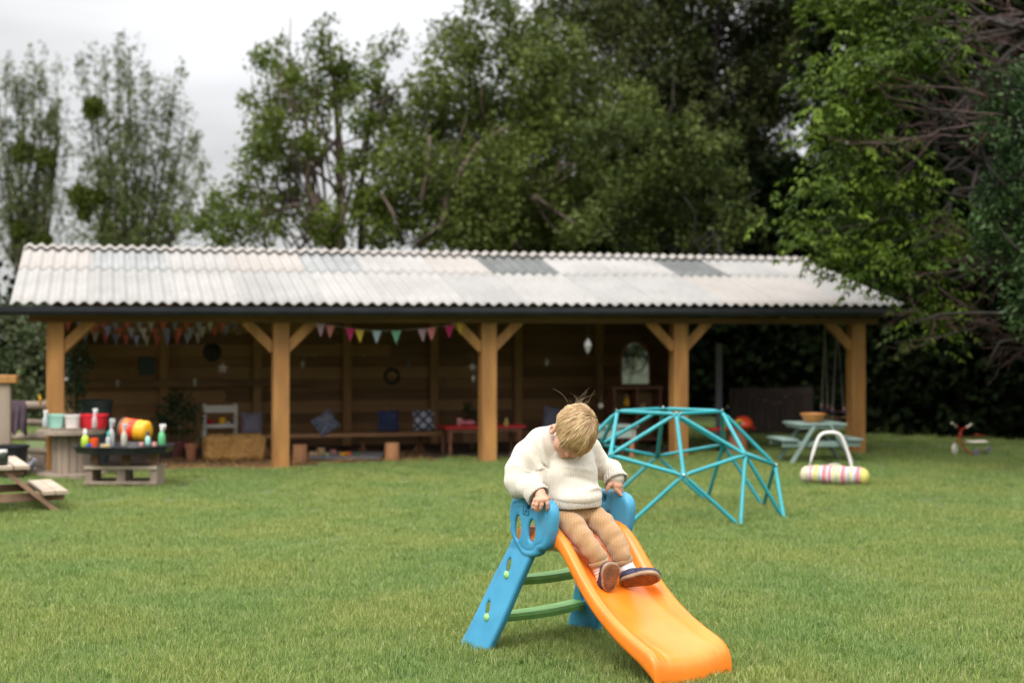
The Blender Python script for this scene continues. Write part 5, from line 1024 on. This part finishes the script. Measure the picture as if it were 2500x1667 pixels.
# play gym: striped bolster with a white arch
bl0, bl1 = at(1978, 1162, 14.45), at(2097, 1158, 14.25); rB = .1; bl0[2] = bl1[2] = rB; ax_ = norm(bl1-bl0); blc = (bl0+bl1)/2; gym = empty('striped_bolster', blc*np.array([1, 1, 0]), 'candy striped bolster bag with a tall white arch on the lawn', 'play bolster')
cols_ = [('candy_cream', (.68, .6, .42)), ('candy_pink', (.66, .30, .30)), ('candy_yellow', (.68, .6, .16)), ('candy_blue', (.36, .47, .54)), ('candy_rose', (.62, .14, .22)), ('candy_pale', (.66, .58, .55))]; cm = [mat(n_, c_, None, 20, .9, .3, 90) for n_, c_ in cols_]
seq = [0, 5, 1, 5, 2, 2, 3, 5, 4, 1, 5, 4, 5, 2, 3, 2, 5, 4, 1, 5, 3, 2, 5, 3, 4, 1]; m_ = MB(); Ln = np.linalg.norm(bl1-bl0)+.06; _, xa, xb = basis(ax_)
def rbl(t_, a_): return rB*(1-.06*cos(2*a_)*0+.025*sin(3*a_+t_*8)+.02*sin(t_*40))*(1 if .03 < t_ < .97 else .9)*(1-.12*max(0, -sin(a_)))
V = []; ns_ = len(seq)*2; N_ = 20
for i in range(ns_+1):
    t_ = i/ns_
    for k in range(N_): a_ = 2*pi*k/N_; V.append(blc+ax_*(t_-.5)*Ln+rbl(t_, a_)*(xa*cos(a_)+Z*sin(a_)))
m_.add(V, [[i*N_+k, i*N_+(k+1) % N_, (i+1)*N_+(k+1) % N_, (i+1)*N_+k] for i in range(ns_) for k in range(N_)]); m_.m = [seq[i//2] for i in range(ns_) for k in range(N_)]
m_.build('striped_cover', cm, gym, True); yl = mat('yellow_end_fabric', (.62, .58, .16), None, 20, .9, .3, 60)
for sg in (-1, 1): c = blc+ax_*sg*Ln/2; MB().lathe(c, [(rB*.9, -.002), (rB*.84, .025), (rB*.6, .055), (rB*.2, .07), (0, .072)], 20, ax_*sg).build('end_cap', yl if sg > 0 else cm[0], gym, True)
MB().tube([blc+Z*rB*.97+ax_*x_+Z*.02*cos(x_/.07*pi/2) for x_ in np.linspace(-.07, .07, 9)], .008, 8).build('handle', cm[5], gym, True)
ar_ = [(1974, 1142), (1980, 1122), (1989, 1092), (1997, 1068), (2006, 1058), (2018, 1055), (2040, 1055), (2050, 1059), (2058, 1070), (2068, 1098), (2076, 1124), (2081, 1146)]
MB().tube([at(x_, y_, 14.36) for x_, y_ in ar_], .0175, 12).build('arch', whitepl, gym, True, sub=1)
# tricycle
YK = 18.0; tk = at(2360, 1112, YK); tk[2] = 0; tri = empty('tricycle', tk, 'red childs tricycle with cream wheels and grips by the dark trees', 'tricycle'); rf = mat('dark_red_frame', (.45, .03, .018), None, 4, .4); cream_t = mat('cream_rubber', (.72, .66, .56), None, 4, .6)
fw = at(2331, 1095, YK); fw[2] = .075
def wheel(c, R_, wd, m, ax):
    o = MB().lathe(c-ax*wd/2, [(R_*.72, 0), (R_*.9, 0), (R_, wd*.3), (R_, wd*.7), (R_*.9, wd), (R_*.72, wd)], 22, ax).build('wheel', m, tri, True); MB().lathe(c-ax*wd*.3, [(0, 0), (R_*.72, 0), (R_*.74, wd*.6), (0, wd*.6)], 18, ax).build('rim', mat('wheel_grey', (.35, .36, .4), (.2, .25, .4), 30, .4), o, True)
wheel(fw, .075, .03, cream_t, norm((.75, -.6, 0)))
for px, Y in ((2384, 17.85), (2412, 18.2)): c = at(px, 1100, Y); c[2] = .05; wheel(c, .05, .028, mat('grey_rubber', (.18, .17, .18), None, 5, .7), norm((.3, -1, 0)))
hd_ = at(2347, 1050, YK); MB().tube([fw+np.array([.0, .03, 0]), fw+np.array([.03, 0, .09]), hd_], .009, 8).build('fork', rf, tri, True)
MB().tube([at(2346, 1060, YK), at(2349, 1083, YK), at(2358, 1100, YK), at(2372, 1107, YK), at(2398, 1102, YK)], .012, 8).build('frame', rf, tri, True)
MB().tube([at(2336, 1040, YK-.05), hd_+Z*.005, at(2358, 1042, YK+.04), at(2368, 1038, YK+.06)], .008, 8).build('handlebar', rf, tri, True)
for a_, b_ in (((2323, 1032), (2336, 1042)), ((2372, 1035), (2360, 1043))): MB().tube([at(*a_, YK), at(*b_, YK)], .018, 10).build('grip', cream_t, tri, 'auto')
MB().box(at(2384, 1078, YK), (.24, .16, .026), rz=.1, bev=.01).build('seat', cream_t, tri, 'auto'); MB().tube([at(2364, 1064, YK), at(2384, 1061, YK), at(2404, 1063, YK)], .006, 6).build('back_hoop', rf, tri, True); MB().tube([at(2384, 1079, YK), at(2374, 1106, YK)], .009, 8).build('seat_post', metal, tri, True)
MB().tube([at(2384, 1100, 17.85)*np.array([1, 1, 0])+Z*.05, at(2412, 1100, 18.2)*np.array([1, 1, 0])+Z*.05], .007, 8).build('axle', metal, tri, True)
# ================= bunting
def bunting(name, flags, cols, Y, label, size=(24, 32), string=None, slope=0):
    e_ = empty(name, at(flags[0][0], flags[0][1], Y), label, 'bunting', 'bunting strings under the beam'); P = []
    for i, (px, py) in enumerate(flags):
        Yi = Y+slope*(px-flags[0][0]); w_, h_ = size[0]*Yi/FPX, size[1]*Yi/FPX; p = at(px, py, Yi); P.append(p); a_ = .5*sin(i*2.3); A = np.array([cos(a_*.6+RZ), sin(a_*.6+RZ), 0]); N2 = np.array([-A[1], A[0], 0]); b_ = .012*sin(i*1.7)
        V = [p-A*w_/2, p, p+A*w_/2, p-A*w_*.26-Z*h_*.5+N2*b_, p+A*w_*.26-Z*h_*.5+N2*b_, p-Z*h_+N2*b_*2]; V += [v+N2*.002 for v in V]
        MB().add(V, [[0, 3, 4, 2, 1], [3, 5, 4], [7, 8, 10, 9, 6], [9, 10, 11], [0, 6, 9, 3], [3, 9, 11, 5], [5, 11, 10, 4], [4, 10, 8, 2], [0, 1, 7, 6], [1, 2, 8, 7]]).build('pennant', cols[i % len(cols)], e_)
    st = string or []; P = [at(*s_) for s_ in st[:1]]+P+[at(*s_) for s_ in st[1:]]
    MB().tube(P, .003, 5).build('string', mat('bunting_tape', (.3, .27, .24), None, 9, .9), e_)
fm = lambda n_, c_: mat(n_, c_, tuple(x*.85 for x in c_), 20, .9)
cF = [fm('flag_coral', (.60, .13, .13)), fm('flag_pale_blue', (.40, .40, .72)), fm('flag_grey', (.56, .50, .58)), fm('flag_coral', (.60, .13, .13)), fm('flag_slate', (.26, .27, .52))]
bunting('bunting', [(x, 783-1.5*sin((x-160)/420*pi)) for x in range(166, 590, 29)], cF, 16.2, 'upper row of coral grey and blue pennants in the first bay', (17, 28), slope=.0008)
bunting('bunting', [(x, 788+14*sin((x-195)/400*pi)) for x in range(205, 575, 29)], cF[2:]+cF[:2], 16.7, 'middle row of coral grey and blue pennants in the first bay', (17, 28), slope=.0008)
bunting('bunting', [(x, 806+13*sin((x-200)/330*pi)) for x in range(208, 500, 25)], cF[1:]+cF[:1], 17.2, 'lowest drooping row of pennants in the first bay', (17, 28), slope=.0008)
cM = [fm('flag_lilac', (.45, .28, .36)), fm('flag_salmon', (.6, .2, .2)), fm('flag_magenta', (.5, .03, .14)), fm('flag_yellow', (.6, .42, .06)), fm('flag_sky', (.36, .45, .5)), fm('flag_green', (.18, .42, .3))]
bunting('bunting', [(783, 790), (807, 794), (855, 801), (878, 805), (920, 807), (967, 807), (1031, 803), (1053, 800), (1097, 794), (1124, 784)], [cM[0], cM[1], cM[2], cM[3], cM[4], cM[5], cM[0], cM[1], cM[2], cM[3]], 16.35, 'single string of bright multicoloured pennants in the second bay', (24, 32), string=[(730, 778, 16.2), (1152, 778, 16.7)], slope=.0013)
# ================= trees
bark = mat('grey_brown_bark', (.13, .10, .075), (.07, .055, .042), 9, .9, .6, 30, (1, 1, .3)); bark_d = mat('dark_bark', (.035, .028, .022), (.02, .016, .013), 9, .9, .5, 30); bark_r = mat('pinkish_bark', (.13, .09, .07), (.075, .055, .045), 9, .85, .4, 30, (1, 1, .3))
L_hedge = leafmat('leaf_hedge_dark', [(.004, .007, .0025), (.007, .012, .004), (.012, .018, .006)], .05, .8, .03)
L_pop = leafmat('leaf_poplar', [(.05, .066, .022), (.085, .112, .033), (.13, .16, .05)], .22, .6, .15)
L_haw = leafmat('leaf_hawthorn', [(.035, .052, .008), (.078, .112, .014), (.155, .20, .03)], .3, .6, .15)
L_mid = leafmat('leaf_midgreen', [(.028, .044, .008), (.07, .098, .016), (.155, .19, .038)], .28, .55, .2)
L_lime = leafmat('leaf_lime_dark', [(.02, .033, .007), (.045, .066, .012), (.105, .135, .03)], .25, .55, .15)  # darker leaf tones than the mid green set
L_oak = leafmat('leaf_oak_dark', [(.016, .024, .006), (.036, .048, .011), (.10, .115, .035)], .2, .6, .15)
L_ash = leafmat('leaf_ash_bright', [(.012, .028, .003), (.038, .07, .006), (.14, .205, .02)], .2, .55, .12)
L_ivy = leafmat('leaf_ivy', [(.006, .020, .006), (.014, .040, .010), (.075, .13, .035)], .12, .5, .2)
def limb(mb, p0, p1, r0, r1, rg_, wob=.12, n=6):
    p0, p1 = np.array(p0, float), np.array(p1, float); L_ = np.linalg.norm(p1-p0); P = []
    off = np.zeros(3)
    for i in range(n+1):
        t_ = i/n; P.append(p0+(p1-p0)*t_+off*sin(pi*t_)**.8); off = off*.6+rg_.normal(size=3)*wob*L_*.35
    mb.tube(P, [r0+(r1-r0)*(i/n)**.8 for i in range(n+1)], 7); return P
def tree(name, base, trunk_top, clumps, leaf, size, lm, label, per=60, cr=.32, r0=.16, barkm=bark, seed=1, group=None, stretch=(1, 1, 1), droop=.3, asp=.55, kind='broad', limbs=14, keep=1.0, extra=None):
    """clumps: (k,3) centres of the leaf sprays"""
    g_ = np.random.default_rng(seed); base = np.array(base, float); e_ = empty(name, base, label, 'tree', group); tb = MB(); tt = np.array(trunk_top, float)
    T = limb(tb, base, tt, r0, r0*.4, g_, .05, 8)
    C = np.asarray(clumps, float); pick_ = g_.choice(len(C), min(limbs, len(C)), replace=False)
    for j in pick_:
        k = g_.uniform(.35, .98); s0 = base+(tt-base)*k; q = T[int(k*8)]; P = limb(tb, q, C[j], r0*.42*(1.1-k*.6), .012, g_, .16)
        for m_ in range(2): d = g_.normal(size=3)*.6; limb(tb, P[3+m_], P[3+m_]+(C[j]-q)*.35+d, .03, .008, g_, .2, 4)
    if extra is not None: extra(tb, g_)
    tb.build('trunk', barkm, e_, True)
    n_ = len(C)*per; cen = np.repeat(C, per, 0); off = g_.normal(size=(n_, 3)); off /= np.linalg.norm(off, axis=1)[:, None]; off *= (g_.uniform(0, 1, n_)**.45)[:, None]*cr*np.array(stretch)*np.repeat(g_.uniform(.6, 1.3, len(C)), per)[:, None]
    V, Q = leaves(cen+off, size, g_, droop, asp); rn = np.clip(.5+.18*g_.normal(size=n_)+.22*np.repeat(g_.normal(size=len(C)), per), 0, 1)
    mkobj('crown', V, Q, lm, e_, attrs={'rnd': np.repeat(rn, 4)}); return e_
def blobclumps(blobs, dens, g_, shell=.55):
    out = []
    for (c, R_) in blobs:
        c = np.array(c, float); R_ = np.array(R_, float)*np.ones(3); k = int(dens*(R_[0]*R_[1]+R_[1]*R_[2]+R_[0]*R_[2])); d = g_.normal(size=(k, 3)); d /= np.linalg.norm(d, axis=1)[:, None]; rr_ = (shell+(1-shell)*g_.uniform(0, 1, k))*(1+.18*snoise(d*1.0+c, 3.1, 2)); out.append(c+d*R_*rr_[:, None])
    return np.concatenate(out)
gT = np.random.default_rng(77)
# poplars, far left: many upright sprays
def poplar(px_mid, px_half, py_top, Y, seed, label, heads, mist=()):
    g_ = np.random.default_rng(seed); base = at(px_mid, HOR, Y); base[2] = 0; C = []; lead = []
    for (px, py, lean) in heads:
        top = at(px, py, Y+g_.uniform(-.8, .8)); foot = at(px_mid+(px-px_mid)*.35, 700, Y); lead.append((foot, top))
        L_ = np.linalg.norm(top-foot); k = int(L_*15)
        for i in range(int(k*.6)):
            t_ = g_.uniform(.15, 1); rr_ = .5*(1-t_*.75); C.append(foot+(top-foot)*t_+np.array([g_.normal(0, rr_), g_.normal(0, rr_*1.3), 0]))
    def ex(tb, g2):
        for a_, b_ in lead: limb(tb, a_, b_, .07, .012, g2, .03, 8)
    tree('poplar_tree', base, at(px_mid, 560, Y), C, None, .115, L_pop, label, per=20, cr=.30, r0=.2, seed=seed, stretch=(.55, .6, 1.5), droop=-.2, limbs=4, group='poplars behind the left of the shelter', extra=ex)
    for i, (px, py, r_) in enumerate(mist):
        c = at(px, py, Y-.5); d_ = g_.normal(size=(900, 3)); d_ /= np.linalg.norm(d_, axis=1)[:, None]; P = c+d_*r_*(g_.uniform(0, 1, 900)**.5*.8)[:, None]; V, Q = leaves(P, .13, g_, 0, .5); o = mkobj('mistletoe', V, Q, L_haw, None, base=c, attrs={'rnd': np.repeat(g_.uniform(0, .4, 900), 4)}); tag(o, 'round dark mistletoe ball at '+('the left poplar, ' if px < 180 else 'the right poplar, ')+['lowest just above the roof', 'higher up among thin branches', 'small one beside its trunk', 'highest in its crown'][i], 'mistletoe', 'mistletoe balls in the poplars')
poplar(75, 80, 130, 40, 3, 'left poplar with airy upright branches beside the open sky', [(-20, 170, 0), (15, 150, 0), (55, 190, 0), (80, 128, 0), (100, 170, 0), (140, 160, 0), (150, 240, 0), (60, 330, 0), (120, 300, 0), (0, 300, 0), (30, 420, 0), (110, 430, 0)], [(104, 596, .35), (52, 372, .4), (50, 560, .3), (112, 385, .33)])
poplar(300, 130, 90, 38, 5, 'right poplar rising highest behind the left roof end', [(205, 150, 0), (250, 130, 0), (290, 92, 0), (320, 118, 0), (310, 180, 0), (365, 175, 0), (430, 165, 0), (400, 250, 0), (455, 265, 0), (480, 330, 0), (230, 260, 0), (280, 280, 0), (340, 300, 0), (425, 370, 0), (500, 400, 0), (220, 400, 0), (260, 420, 0), (310, 430, 0), (370, 430, 0), (460, 470, 0), (330, 520, 0), (280, 540, 0), (400, 540, 0)], [(195, 480, .42), (240, 482, .26), (205, 522, .2), (228, 262, .36)])
# hawthorn with visible pale limbs
g_ = np.random.default_rng(31); Yh = 26
hb1 = [((x, y), r_) for x, y, r_ in ((660, 140, .42), (700, 190, .5), (790, 110, .38), (795, 60, .16), (815, 170, .5), (760, 250, .6), (690, 270, .55), (640, 330, .45), (625, 390, .4), (600, 460, .5), (540, 500, .42), (500, 540, .42), (560, 560, .5), (640, 540, .55), (700, 480, .5), (720, 400, .55), (680, 350, .45), (760, 350, .4), (845, 230, .45), (900, 190, .38), (940, 130, .25), (975, 100, .18), (930, 250, .45), (890, 300, .4), (850, 400, .35), (920, 380, .45), (960, 320, .45), (880, 480, .42), (820, 560, .5), (760, 540, .4), (930, 480, .5), (940, 560, .55), (605, 250, .25), (650, 300, .35))]
bl_ = [(at(x, y, Yh+gT.uniform(-1, 1)), np.array([r_, r_*1.3, r_*.85])) for (x, y), r_ in hb1]; C = blobclumps(bl_, 31, g_, .2)
def ex(tb, g2):
    for pts_, r_ in (([(830, 610), (790, 560), (765, 480), (748, 430), (790, 380), (830, 330)], .10), ([(830, 610), (830, 500), (826, 330), (815, 200), (800, 90)], .09), ([(880, 610), (885, 430), (905, 300), (910, 220)], .06), ([(748, 430), (700, 380), (650, 300)], .05), ([(790, 520), (720, 500), (660, 520), (560, 530)], .05)):
        P = [at(x, y, Yh+.3*sin(x)) for x, y in pts_]; tb.tube(P, list(np.linspace(r_, r_*.3, len(P))), 8)
tree('hawthorn_tree', at(825, HOR, Yh)*np.array([1, 1, 0]), at(828, 560, Yh), C, None, .10, L_haw, 'loose hawthorn tree with bare pinkish limbs and sky gaps behind the roof', per=30, cr=.24, r0=.15, barkm=bark_r, seed=32, extra=ex, limbs=26)
# mid green tree, clumpy, right of it
g_ = np.random.default_rng(41); Ym = 25
bb = [((x, y), r_) for x, y, r_ in ((1010, 300, .6), (1050, 200, .5), (1120, 90, .45), (1180, 150, .6), (1130, 280, .8), (1220, 300, .9), (1290, 190, .8), (1250, 60, .42), (1190, 20, .35), (1320, 90, .55), (1010, 420, .8), (1100, 430, .9), (1210, 450, 1.), (1060, 540, .8), (1170, 570, .9), (1320, 330, .9), (1380, 230, .8), (1390, 440, .9), (1300, 540, .9), (960, 510, .6), (1360, 120, .5), (1075, 120, .25), (1540, 260, .4))]
bl_ = [(at(x, y, Ym+gT.uniform(-.8, 1.6)), np.array([r_, r_*1.2, r_*.85])) for (x, y), r_ in bb]; C = blobclumps(bl_, 20, g_, .45)
def ex(tb, g2):
    for pts_, r_ in (([(1020, 600), (1080, 550), (1130, 540)], .10), ([(1080, 550), (1090, 490), (1130, 410), (1170, 350), (1240, 310)], .08), ([(1030, 490), (1045, 400), (1050, 330)], .06), ([(1130, 470), (1160, 520), (1210, 560)], .05), ([(985, 600), (960, 520), (930, 470)], .05), ([(1300, 480), (1390, 540), (1420, 560)], .07)):
        P = [at(x, y, Ym-1.0+.1*sin(x)) for x, y in pts_]; tb.tube(P, list(np.linspace(r_, r_*.35, len(P))), 8)
tree('field_maple_tree', at(1150, HOR, Ym)*np.array([1, 1, 0]), at(1150, 440, Ym+.6), C, None, .10, L_mid, 'bright mid green bushy tree with a sawn limb above the middle of the roof', per=75, cr=.34, r0=.2, barkm=bark_r, seed=42, extra=ex, limbs=20)
# behind them: taller tree with sky holes, then the big dark masses
g_ = np.random.default_rng(51); Yo = 29
bb = [((x, y), r_) for x, y, r_ in ((1480, 60, 1.), (1600, 120, 1.2), (1420, 170, .8), (1700, 40, 1.1), (1560, 0, 1.), (1380, 20, .6), (1650, 230, 1.2), (1500, 300, 1.), (1780, 160, 1.1), (1750, 300, 1.2), (1620, 380, 1.3), (1480, 430, 1.1), (1560, 520, 1.2), (1720, 470, 1.3), (1850, 260, 1.), (1880, 80, 1.1), (1950, 180, 1.), (1640, 560, 1.), (1820, 400, 1.), (1450, -60, 1.), (1650, -100, 1.3), (1850, -80, 1.3), (2000, 20, 1.2), (1320, 300, .7), (1900, 480, 1.1))]
bl_ = [(at(x, y, Yo+gT.uniform(-1, 2)), np.array([r_, r_*1.2, r_*.85])) for (x, y), r_ in bb]; C = blobclumps(bl_, 15, g_, .35)
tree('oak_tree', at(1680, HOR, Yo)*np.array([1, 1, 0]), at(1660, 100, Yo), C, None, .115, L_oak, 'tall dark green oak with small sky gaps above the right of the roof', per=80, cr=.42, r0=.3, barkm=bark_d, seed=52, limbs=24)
g_ = np.random.default_rng(61); Yq = 23.5
bb = [((x, y), r_) for x, y, r_ in ((1480, 330, .5), (1560, 300, .45), (1600, 420, .6), (1700, 400, .6), (1520, 480, .55), (1640, 520, .6), (1760, 470, .5), (1560, 590, .5), (1720, 580, .5), (1800, 540, .4), (1440, 560, .5), (1660, 330, .4), (1750, 350, .35))]
bl_ = [(at(x, y, Yq+gT.uniform(-.6, .8)), np.array([r_, r_, r_*.8])) for (x, y), r_ in bb]; C = blobclumps(bl_, 26, g_, .45)
tree('lime_tree', at(1600, HOR, Yq)*np.array([1, 1, 0]), at(1600, 560, Yq+1), C, None, .095, L_lime, 'rounded fresh green tree in front of the dark oak behind the roof', per=52, cr=.28, r0=.16, barkm=bark_d, seed=62, limbs=7)
# dark evergreen hedge row closing off the right and the back
def hedge(name, pts_, R_, H_, lm, label, n_, size, seed, zmin=0, cat='hedge'):
    g_ = np.random.default_rng(seed); pts_ = [np.array(p, float) for p in pts_]; seg = [np.linalg.norm(b_-a_) for a_, b_ in zip(pts_, pts_[1:])]; tot = sum(seg); e_ = empty(name, (pts_[0]+pts_[-1])/2, label, cat)
    k = n_//26; t_ = g_.uniform(0, tot, k); c = np.zeros((k, 3))
    for i in range(k):
        s_ = t_[i]; j = 0
        while j < len(seg)-1 and s_ > seg[j]: s_ -= seg[j]; j += 1
        d = (pts_[j+1]-pts_[j])/seg[j]; nrm_ = np.array([-d[1], d[0], 0]); c[i] = pts_[j]+d*s_+nrm_*R_*g_.choice([-1, 1])*(.45+.55*g_.uniform()**.5)
    c[:, 2] = zmin+(H_-zmin)*g_.uniform(0, 1, k)**.85*(1+.13*snoise(c, 1.3, 3)); P = np.repeat(c, 26, 0)+g_.normal(size=(k*26, 3))*.17; V, Q = leaves(P, size, g_, .3, .6); mkobj('foliage', V, Q, lm, e_, attrs={'rnd': np.repeat(np.clip(g_.uniform(0, 1, k*26)*.5+.5*np.repeat(g_.uniform(0, 1, k), 26), 0, 1), 4)})
    m_ = MB(); 
    for (a_, b_) in zip(pts_, pts_[1:]):
        for q in np.linspace(0, 1, 5): p = a_+(b_-a_)*q; m_.tube([p, p+Z*H_*.8], [.12, .05], 7)
    m_.build('stems', bark_d, e_); return e_
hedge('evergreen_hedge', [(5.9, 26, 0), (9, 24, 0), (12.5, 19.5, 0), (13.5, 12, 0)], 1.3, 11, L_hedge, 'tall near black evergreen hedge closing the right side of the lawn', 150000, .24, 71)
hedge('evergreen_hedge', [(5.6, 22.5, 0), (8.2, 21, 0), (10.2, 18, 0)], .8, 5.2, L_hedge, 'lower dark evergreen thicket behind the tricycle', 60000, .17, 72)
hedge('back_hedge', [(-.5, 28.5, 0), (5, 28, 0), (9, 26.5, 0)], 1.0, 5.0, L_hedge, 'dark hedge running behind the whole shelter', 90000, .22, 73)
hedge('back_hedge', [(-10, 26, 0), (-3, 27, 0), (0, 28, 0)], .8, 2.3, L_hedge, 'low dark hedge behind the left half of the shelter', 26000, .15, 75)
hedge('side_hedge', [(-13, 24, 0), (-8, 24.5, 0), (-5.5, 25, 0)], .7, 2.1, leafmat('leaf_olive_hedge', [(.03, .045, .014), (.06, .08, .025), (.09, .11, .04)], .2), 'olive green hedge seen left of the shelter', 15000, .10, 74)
# the ash tree that overhangs the right end of the roof: pinnate sprays of drooping leaves
def sprays(name, base, C, lm, label, nspray, leaf, seed, barkm, limbs, trunk_top, r0=.2, cr=.28, droop=.9, lim_r=.05):
    g_ = np.random.default_rng(seed); e_ = empty(name, base, label, 'tree'); tb = MB(); tt = np.array(trunk_top, float); T = limb(tb, base, tt, r0, r0*.5, g_, .05, 8)
    for j in g_.choice(len(C), min(limbs, len(C)), replace=False): q = T[int(g_.uniform(3, 8))]; limb(tb, q, C[j], lim_r, .008, g_, .14, 7)
    tb.build('trunk', barkm, e_, True); Ps = []; Ds = []; Rn = []
    for c in C:
        tone = g_.normal()*.2
        for _ in range(nspray):
            s0 = c+g_.normal(size=3)*cr*np.array([1, 1, .55]); az_ = g_.uniform(0, 2*pi); d = np.array([cos(az_), sin(az_), g_.uniform(-.5, .35)]); d = norm(d); Ls = leaf*g_.uniform(2.2, 3.4); side = norm(np.cross(d, Z))
            for k in range(4):
                p = s0+d*Ls*(k+1)/4-Z*Ls*.35*((k+1)/4)**2
                for sg in (-1, 1): Ps.append(p); Ds.append(norm(side*sg*.75+d*.5-Z*droop*g_.uniform(.4, 1.1))); Rn.append(.5+tone+g_.normal()*.13)
            Ps.append(s0+d*Ls-Z*Ls*.35); Ds.append(norm(d-Z*droop)); Rn.append(.5+tone)
    P, D = np.array(Ps), np.array(Ds); n_ = len(P); a_ = np.cross(D, g_.normal(size=(n_, 3))*.5+Z); a_ /= np.linalg.norm(a_, axis=1)[:, None]+1e-9; s_ = (leaf*g_.uniform(.75, 1.2, n_))[:, None]; nm = np.cross(a_, D)
    V = np.stack([P, P+D*s_*.4+a_*s_*.19+nm*s_*.05, P+D*s_, P+D*s_*.4-a_*s_*.19+nm*s_*.05], 1).reshape(-1, 3); mkobj('crown', V, np.arange(n_*4).reshape(n_, 4), lm, e_, attrs={'rnd': np.repeat(np.clip(Rn, 0, 1), 4)}); return e_
g_ = np.random.default_rng(81); Ya = 16.0
bb = [((x, y), r_) for x, y, r_ in ((2090, 30, .42), (2180, 60, .4), (2120, 130, .45), (2210, 150, .4), (2090, 200, .35), (2050, 280, .32), (2130, 260, .38), (2010, 330, .25), (2060, 360, .32), (2140, 350, .35), (1990, 460, .25), (2050, 450, .3), (2130, 440, .34), (2210, 430, .3), (2290, 120, .35), (1950, 540, .22), (1990, 560, .28), (2080, 530, .32), (2170, 520, .34), (2250, 540, .3), (2050, 610, .26), (2110, 610, .3), (2200, 600, .32), (2090, 670, .24), (2150, 660, .2), (2240, 640, .26), (2300, 560, .3), (2270, 760, .24), (2310, 730, .24), (2260, 820, .16), (2300, 800, .2), (2340, 610, .2), (2160, -20, .4), (2050, -30, .4), (2290, -20, .4), (2020, 180, .3))]
bl_ = [(at(x, y, Ya+gT.uniform(-.3, 1.0)), np.array([r_, r_*1.2, r_*.7])) for (x, y), r_ in bb]; C = blobclumps(bl_, 27, g_, .25)
sprays('ash_tree', np.array([7.3, 18.3, 0]), C, L_ash, 'bright green ash tree hanging over the right end of the roof', 6, .10, 82, bark_d, 36, (6.6, 17.6, 6.2), .22, .17)
# ivy clad bush, far right, nearer
g_ = np.random.default_rng(91); Yi = 14.6
bb = [((x, y), r_) for x, y, r_ in ((2420, 220, .25), (2480, 230, .3), (2540, 220, .35), (2440, 310, .28), (2510, 330, .35), (2470, 420, .32), (2540, 450, .4), (2420, 480, .22), (2440, 560, .3), (2510, 560, .35), (2460, 650, .28), (2530, 680, .4), (2500, 760, .2), (2590, 330, .5), (2600, 600, .5))]
bl_ = [(at(x, y, Yi+gT.uniform(-.2, .6)), np.array([r_, r_, r_])) for (x, y), r_ in bb]; C = blobclumps(bl_, 60, g_, .55)
tree('ivy_covered_tree', np.array([5.9, 15.2, 0]), np.array([5.7, 15.0, 3.9]), C, None, .07, L_ivy, 'dark ivy covered trunk with glossy leaves at the right edge', per=34, cr=.15, r0=.16, barkm=bark_d, seed=92, limbs=8, droop=.6, asp=.5)
# dead conifer twigs
def twigs(name, origin, targets, m, label, seed, n_side=10):
    g_ = np.random.default_rng(seed); e_ = empty(name, np.array([origin[0], origin[1], 0.]), label, 'tree'); mb = MB(); mb.tube([(origin[0], origin[1], 0), tuple(origin)], [.09, .05], 8); mt = MB()
    for (x, y, Y, x0, y0) in targets:
        a_, b_ = at(x0, y0, Y+.3), at(x, y, Y); P = limb(mb, a_, b_, .013, .004, g_, .07, 8)
        for i in range(n_side):
            k = g_.integers(2, 8); p = P[k]; d = norm(b_-a_)*.6+g_.normal(size=3)*.38+Z*.05; q = p+d*g_.uniform(.2, .5); Q_ = limb(mt, p, q, .006, .0025, g_, .12, 4)
            for j in range(4): s_ = Q_[g_.integers(1, 5)]; d2 = norm(q-p)+g_.normal(size=3)*.5; limb(mt, s_, s_+d2*g_.uniform(.06, .2), .003, .0015, g_, .1, 2)
    mb.build('branch', m, e_, True); mt.build('twigs', mat('reddish_twig', (.075, .036, .03), (.05, .026, .023), 9, .9), e_)
tm = mat('dead_branch', (.085, .055, .05), (.05, .035, .032), 9, .9)
twigs('dead_conifer', at(2560, 200, 14.8), [(2200, 245, 14.5, 2560, 330), (2110, 350, 14.5, 2420, 300), (2220, 200, 14.7, 2500, 250), (2150, 330, 14.8, 2440, 340), (2330, 60, 14.8, 2600, 160), (2380, 130, 14.9, 2600, 200), (2270, 20, 14.9, 2600, 60), (2360, -10, 14.9, 2620, 90), (2420, 170, 14.9, 2600, 220)], tm, 'dead conifer branches with reddish twigs at the top right', 95)
twigs('dead_conifer', at(2620, 900, 15.4), [(2290, 700, 15.2, 2600, 900), (2220, 680, 15.2, 2520, 640), (2340, 620, 15.2, 2600, 760), (2260, 830, 15.2, 2560, 720), (2380, 780, 15.2, 2600, 840), (2330, 560, 15.2, 2560, 700), (2430, 850, 15.2, 2620, 840), (2200, 760, 15.3, 2540, 800), (2410, 690, 15.2, 2600, 640)], tm, 'dead conifer branches with reddish twigs low at the right edge', 96)

hedge('far_hedge', [(-40, -14, 0), (-18, -20, 0), (8, -22, 0)], 1.0, 6, L_mid, 'green hedge on the near side of the lawn, seen only in the arched mirror', 52000, .5, 78)
